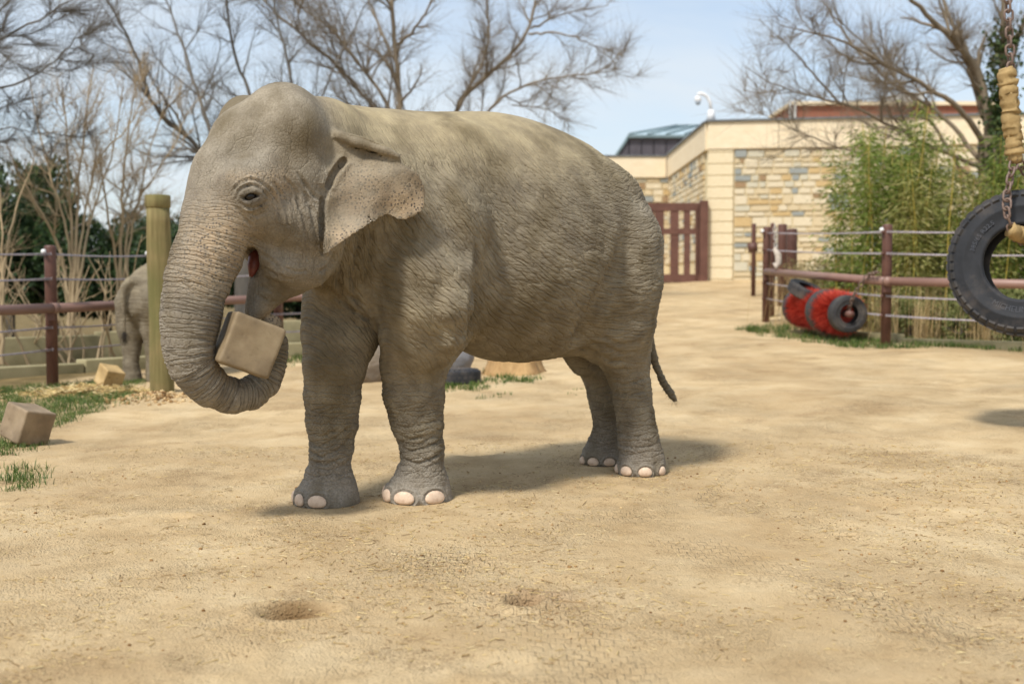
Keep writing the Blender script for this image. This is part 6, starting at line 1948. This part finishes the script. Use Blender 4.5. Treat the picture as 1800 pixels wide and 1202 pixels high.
# ------------------------------------------------------------------ the smaller elephant behind the pole, rump towards us
def build_small_elephant():
    fr = frame(0, (0, 0)); fr = (np.array([0.30, 0.954]), np.array([-0.954, 0.30]), np.array([-4.42, 15.25]))   # facing away to the right
    A = axes_of(fr)
    f, l, o = fr
    def w(s, t, z):
        q = o + s * f + t * l; return np.array([q[0], q[1], z + gz])
    gz = float(gh(*o))
    k = 0.66
    F = Field((-5.6, 14.0, gz - 0.05), (-2.2, 17.6, gz + 1.75), 0.022)
    st = TORSO.copy() * k; st[:, 1:3] += 0
    st2 = st.copy(); st2[:, 1] += gz; st2[:, 2] += gz
    F.apply(w(0, 0, 0.9) - [1.3, 1.3, 0.6], w(0, 0, 0.9) + [1.3, 1.3, 0.8], sdf_torso(st2, fr))
    F.ball(w(-0.50, 0, 0.98), (0.25, 0.27, 0.32), 0.1, A)
    for t_ in (1, -1):
        F.chain([w(-0.46, t_ * 0.15, 0.95), w(-0.48, t_ * 0.17, 0.65), w(-0.50, t_ * 0.165, 0.40), w(-0.52, t_ * 0.165, 0.2), w(-0.50, t_ * 0.165, 0.09), w(-0.49, t_ * 0.165, 0.02)], [0.235, 0.185, 0.115, 0.095, 0.11, 0.125], 0.06, inner=0.03)
        F.chain([w(0.45, t_ * 0.17, 0.95), w(0.45, t_ * 0.165, 0.6), w(0.47 + 0.05 * t_, t_ * 0.16, 0.35), w(0.47 + 0.05 * t_, t_ * 0.16, 0.15), w(0.48 + 0.05 * t_, t_ * 0.16, 0.02)], [0.2, 0.15, 0.115, 0.1, 0.13], 0.06, inner=0.03)
        # ears
        F.ball(w(0.70, t_ * 0.34, 1.28), (0.20, 0.035, 0.24), 0.03, A)
    F.chain([w(0.55, 0, 1.2), w(0.85, 0, 1.30)], [0.33, 0.26], 0.1)
    F.ball(w(0.93, 0, 1.32), (0.22, 0.23, 0.26), 0.06, A)
    F.chain([w(1.05, 0, 1.28), w(1.16, 0, 1.05), w(1.19, 0, 0.75), w(1.15, 0, 0.45), w(1.08, 0, 0.2), w(1.12, 0, 0.08)], [0.16, 0.125, 0.10, 0.08, 0.06, 0.045], 0.05, inner=0.03)
    F.chain([w(0.95, 0, 1.1), w(1.02, 0, 0.9)], [0.14, 0.05], 0.05)
    # tail held away from the rump, then hanging
    tp = [w(-0.62, 0, 1.20), w(-0.72, 0.02, 1.22), w(-0.80, 0.05, 1.16), w(-0.81, 0.06, 1.02), w(-0.79, 0.06, 0.80), w(-0.79, 0.06, 0.62)]
    F.chain(tp, [0.10, 0.065, 0.045, 0.035, 0.026, 0.022], 0.04)
    gx, gy = np.meshgrid(F.ax[0], F.ax[1], indexing='ij'); g = gh(gx, gy)[:, :, None]; kk = int(0.4 / F.h)
    F.d[:, :, :kk] = np.maximum(F.d[:, :, :kk], (g - 0.02) - F.ax[2][None, None, :kk])
    V, Q = F.surface(); V = smooth_mesh(V, Q, 2)
    N = vnormals(V, Q)
    s = (V[:, :2] - o) @ f; t = (V[:, :2] - o) @ l; z = V[:, 2]
    V2 = V + N * (0.006 * vnoise(V, np.array([9, 9, 16]), 71))[:, None]
    me = fast_mesh('body', V2, Q, SKIN)
    rho = np.hypot(s + 0.4, z - 1.6)
    bq_ = np.stack([rho, np.arctan2(z - 1.6, s + 0.4) * 0.7, t], 1)
    add_vec(me, 'bq', bq_); add_vec(me, 'tq', bq_); add_vec(me, 'lq', np.stack([z, t, s], 1))
    zero = np.zeros(len(V))
    lw_ = 1 - smooth01(z - gz, 0.45, 0.7)
    for nme, val in (('tw', zero), ('lw', lw_), ('hw', zero), ('wamp', zero + 0.8), ('dust', 0.12 + 0.4 * smooth01(z - gz, 0.9, 1.5)), ('cool', zero + 0.1), ('pink', zero), ('dark', zero), ('olive', zero + 0.15)): add_flt(me, nme, val)
    root = empty('elephant', (o[0], o[1], gz)); tag(root, 'smaller elephant partly hidden behind the wooden pole, rump and tail showing', 'elephant')
    b = link(bpy.data.objects.new('body', me)); child_local(b, root)
    mb = MB(); r = np.random.default_rng(72)
    for i in range(60):
        p0 = tp[-1] + r.normal(0, 0.012, 3); mb.tube([p0, p0 + [r.normal(0, 0.02), r.normal(0, 0.02), -0.08], p0 + [r.normal(0, 0.03), r.normal(0, 0.03), -0.16]], [0.002, 0.0015, 0.0006], 3)
    mb.build('tail_hair', HAIR, root)
build_small_elephant()
# ------------------------------------------------------------------ grass, straw, clods
GRASS = leaf_mat('green_grass', srgb(58, 82, 34), srgb(84, 108, 48), srgb(126, 132, 72), 0.3)
def blades(name, P, H, w, lean, mat, seed, label=None):
    r = np.random.default_rng(seed); n = len(P)
    la = r.uniform(0, 2 * np.pi, n); ln = np.abs(r.normal(0, lean, n)) * H
    dr = np.stack([np.cos(la), np.sin(la), np.zeros(n)], 1); sd = np.stack([-np.sin(la), np.cos(la), np.zeros(n)], 1) * (np.broadcast_to(w, n) / 2)[:, None]
    zc = np.zeros(n)
    m1 = P + dr * (ln * 0.35)[:, None] + np.stack([zc, zc, H * 0.65], 1); tip = P + dr * ln[:, None] + np.stack([zc, zc, H], 1)
    V = np.stack([P - sd, P + sd, m1 + sd * 0.75, m1 - sd * 0.75, tip + sd * 0.08, tip - sd * 0.08], 1).reshape(-1, 3)
    k = np.arange(n)[:, None] * 6
    Q = np.concatenate([k + np.array([0, 1, 2, 3]), k + np.array([3, 2, 4, 5])])
    o = link(bpy.data.objects.new(name, fast_mesh(name, V, Q, mat, False)))
    return o
def scatter(regions, dens_seed, thresh=0.0):
    """regions: (u, v, ru, rv, count, h) ellipses in the photograph laid on the sand"""
    r = np.random.default_rng(dens_seed); out = []; hs = []
    for (u, v, ru, rv, n, h) in regions:
        c = onground(u, v); e = onground(u + ru, v); q = onground(u, v - rv)
        rx = abs(e[0] - c[0]) + 0.02; ry = abs(q[1] - c[1]) + 0.05
        a = r.uniform(0, 2 * np.pi, n); k = np.sqrt(r.random(n))
        # clumped
        cl = r.normal(0, 0.045, (n, 2)); ci = r.integers(0, max(4, n // 14), n)
        ca = r.uniform(0, 2 * np.pi, n); ck = np.sqrt(r.random(n))
        x = c[0] + rx * np.cos(ca[ci]) * ck[ci] + cl[:, 0]; y = c[1] + ry * np.sin(ca[ci]) * ck[ci] + cl[:, 1]
        z = np.array([ground_z(a_, b_) for a_, b_ in zip(x, y)])
        out.append(np.stack([x, y, z - 0.005], 1)); hs.append(h * r.uniform(0.5, 1.2, n))
    return np.concatenate(out), np.concatenate(hs)
P, H = scatter([(30, 745, 80, 50, 6500, 0.045), (80, 705, 120, 24, 5500, 0.055), (15, 690, 60, 14, 1800, 0.06), (8, 845, 42, 22, 420, 0.06), (40, 858, 18, 10, 140, 0.05), (210, 672, 60, 12, 1200, 0.055),
                (245, 708, 25, 8, 160, 0.05), (5, 790, 60, 14, 900, 0.045), (150, 680, 60, 14, 1200, 0.055)], 81)
tag(blades('grass', P, H, 0.006, 0.9, GRASS, 82), 'short green grass verge around the greyish tan cube', 'grass', kind='stuff')
P, H = scatter([(1640, 606, 190, 8, 2600, 0.08), (1480, 596, 90, 9, 1200, 0.08), (1370, 583, 60, 9, 900, 0.09), (1330, 580, 30, 5, 250, 0.08), (1760, 612, 60, 6, 600, 0.07)], 83)
tag(blades('grass', P, H, 0.009, 0.6, GRASS, 84), 'thin green grass strip at the foot of the bamboo fence', 'grass', kind='stuff')
P, H = scatter([(800, 682, 60, 6, 500, 0.06), (520, 636, 26, 10, 500, 0.08), (900, 668, 50, 5, 420, 0.06), (880, 655, 20, 4, 160, 0.08), (1000, 690, 60, 10, 20, 0.03), (850, 690, 60, 8, 60, 0.04)], 85)
tag(blades('grass', P, H, 0.009, 0.6, GRASS, 86), 'scattered grass tufts under the belly line', 'grass', kind='stuff')
# straw strewn on the sand
r = np.random.default_rng(87)
def strew(n, box, seed):
    r = np.random.default_rng(seed)
    x = r.uniform(box[0], box[1], n); y = r.uniform(box[2], box[3], n)
    k = vnoise(np.stack([x, y, 0 * x], 1), 1.1, 88) + 0.5 * vnoise(np.stack([x, y, 0 * x], 1), 4.0, 89)
    m = k > r.uniform(-0.5, 0.9, n)
    return x[m], y[m]
x, y = strew(26000, (-3.0, 3.6, 3.5, 9.0), 90)
n = len(x)
z = np.array([ground_z(a, b) for a, b in zip(x, y)])
a = r.uniform(0, np.pi, n); L = r.exponential(0.014, n) + 0.006; w = r.uniform(0.0010, 0.0022, n)
d = np.stack([np.cos(a), np.sin(a), r.normal(0, 0.12, n)], 1); s = np.stack([-np.sin(a), np.cos(a), 0 * a], 1); up = np.array([0, 0, 1.0])
C = np.stack([x, y, z + 0.003], 1)
A_, B_ = C - d * (L / 2)[:, None], C + d * (L / 2)[:, None]
ring = [s * w[:, None], up[None] * w[:, None], -s * w[:, None]]
V = np.stack([A_ + ring[0], A_ + ring[1], A_ + ring[2], B_ + ring[0], B_ + ring[1], B_ + ring[2]], 1).reshape(-1, 3)
k = np.arange(n)[:, None] * 6
Q = np.concatenate([k + np.array([0, 1, 4, 3]), k + np.array([1, 2, 5, 4]), k + np.array([2, 0, 3, 5])])
t = NT('straw', 0.7, 0.3); oi = t.n.new('ShaderNodeNewGeometry').outputs['Random Per Island']
STR = t.out(t.ramp(oi, [(0.0, srgb(112, 84, 50)), (0.4, srgb(176, 146, 92)), (0.8, srgb(212, 188, 128)), (1.0, srgb(226, 210, 166))]))
tag(link(bpy.data.objects.new('straw', fast_mesh('straw', V, Q, STR, False))), 'bits of straw strewn over the sand', 'straw', kind='stuff')
# clods and crumbs
bm = bmesh.new(); bmesh.ops.create_icosphere(bm, subdivisions=1, radius=1.0); IV = np.array([v.co for v in bm.verts]); IF = np.array([[v.index for v in f.verts] for f in bm.faces]); bm.free()
x, y = strew(8000, (-3.0, 3.6, 3.5, 8.6), 91); n = len(x)
hp = onground(295, 706); m = 520
x = np.concatenate([x, hp[0] + r.normal(0, 0.35, m)]); y = np.concatenate([y, hp[1] + r.normal(0, 0.22, m)])
sz = np.concatenate([np.minimum(r.exponential(0.0018, n) + 0.0016, 0.010), r.uniform(0.006, 0.026, m)]); n += m
z = np.array([ground_z(a, b) for a, b in zip(x, y)])
V = IV[None] * (1 + r.normal(0, 0.22, (n, len(IV), 1))) * sz[:, None, None] * np.array([1, 1, 0.7]) + np.stack([x, y, z + sz * 0.25], 1)[:, None, :]
Q = (IF[None] + (np.arange(n) * len(IV))[:, None, None]).reshape(-1, 3)
t = NT('clod', 0.95, 0.1); oi = t.n.new('ShaderNodeNewGeometry').outputs['Random Per Island']
CLD = t.out(t.ramp(oi, [(0.0, srgb(104, 76, 46)), (0.35, srgb(150, 118, 78)), (1.0, srgb(206, 180, 136))]))
tag(link(bpy.data.objects.new('sand_clods', fast_mesh('sand_clods', V.reshape(-1, 3), Q, CLD, False))), 'crumbs and clods of dry sand', 'clods', kind='stuff')
# trampled hay by the far cube
c = onground(150, 693); n = 900
x = c[0] + r.normal(0, 0.35, n); y = c[1] + r.normal(0, 0.2, n); z = np.array([ground_z(a, b) for a, b in zip(x, y)]) + np.abs(r.normal(0, 0.03, n)) * np.exp(-((x - c[0]) / 0.4) ** 2)
a = r.uniform(0, np.pi, n); d = np.stack([np.cos(a), np.sin(a), r.normal(0, 0.25, n)], 1) * 0.10; s = np.stack([-np.sin(a), np.cos(a), 0 * a], 1) * 0.004
C = np.stack([x, y, z + 0.01], 1); up = np.array([0, 0, 0.006])
V = np.stack([C - d - s, C - d + s, C - d + up, C + d - s, C + d + s, C + d + up], 1).reshape(-1, 3)
k = np.arange(n)[:, None] * 6
Q = np.concatenate([k + np.array([0, 1, 4, 3]), k + np.array([1, 2, 5, 4]), k + np.array([2, 0, 3, 5])])
tag(link(bpy.data.objects.new('hay', fast_mesh('hay', V, Q, STR, False))), 'low heap of trampled brown hay beside the small far cube', 'hay', kind='stuff')
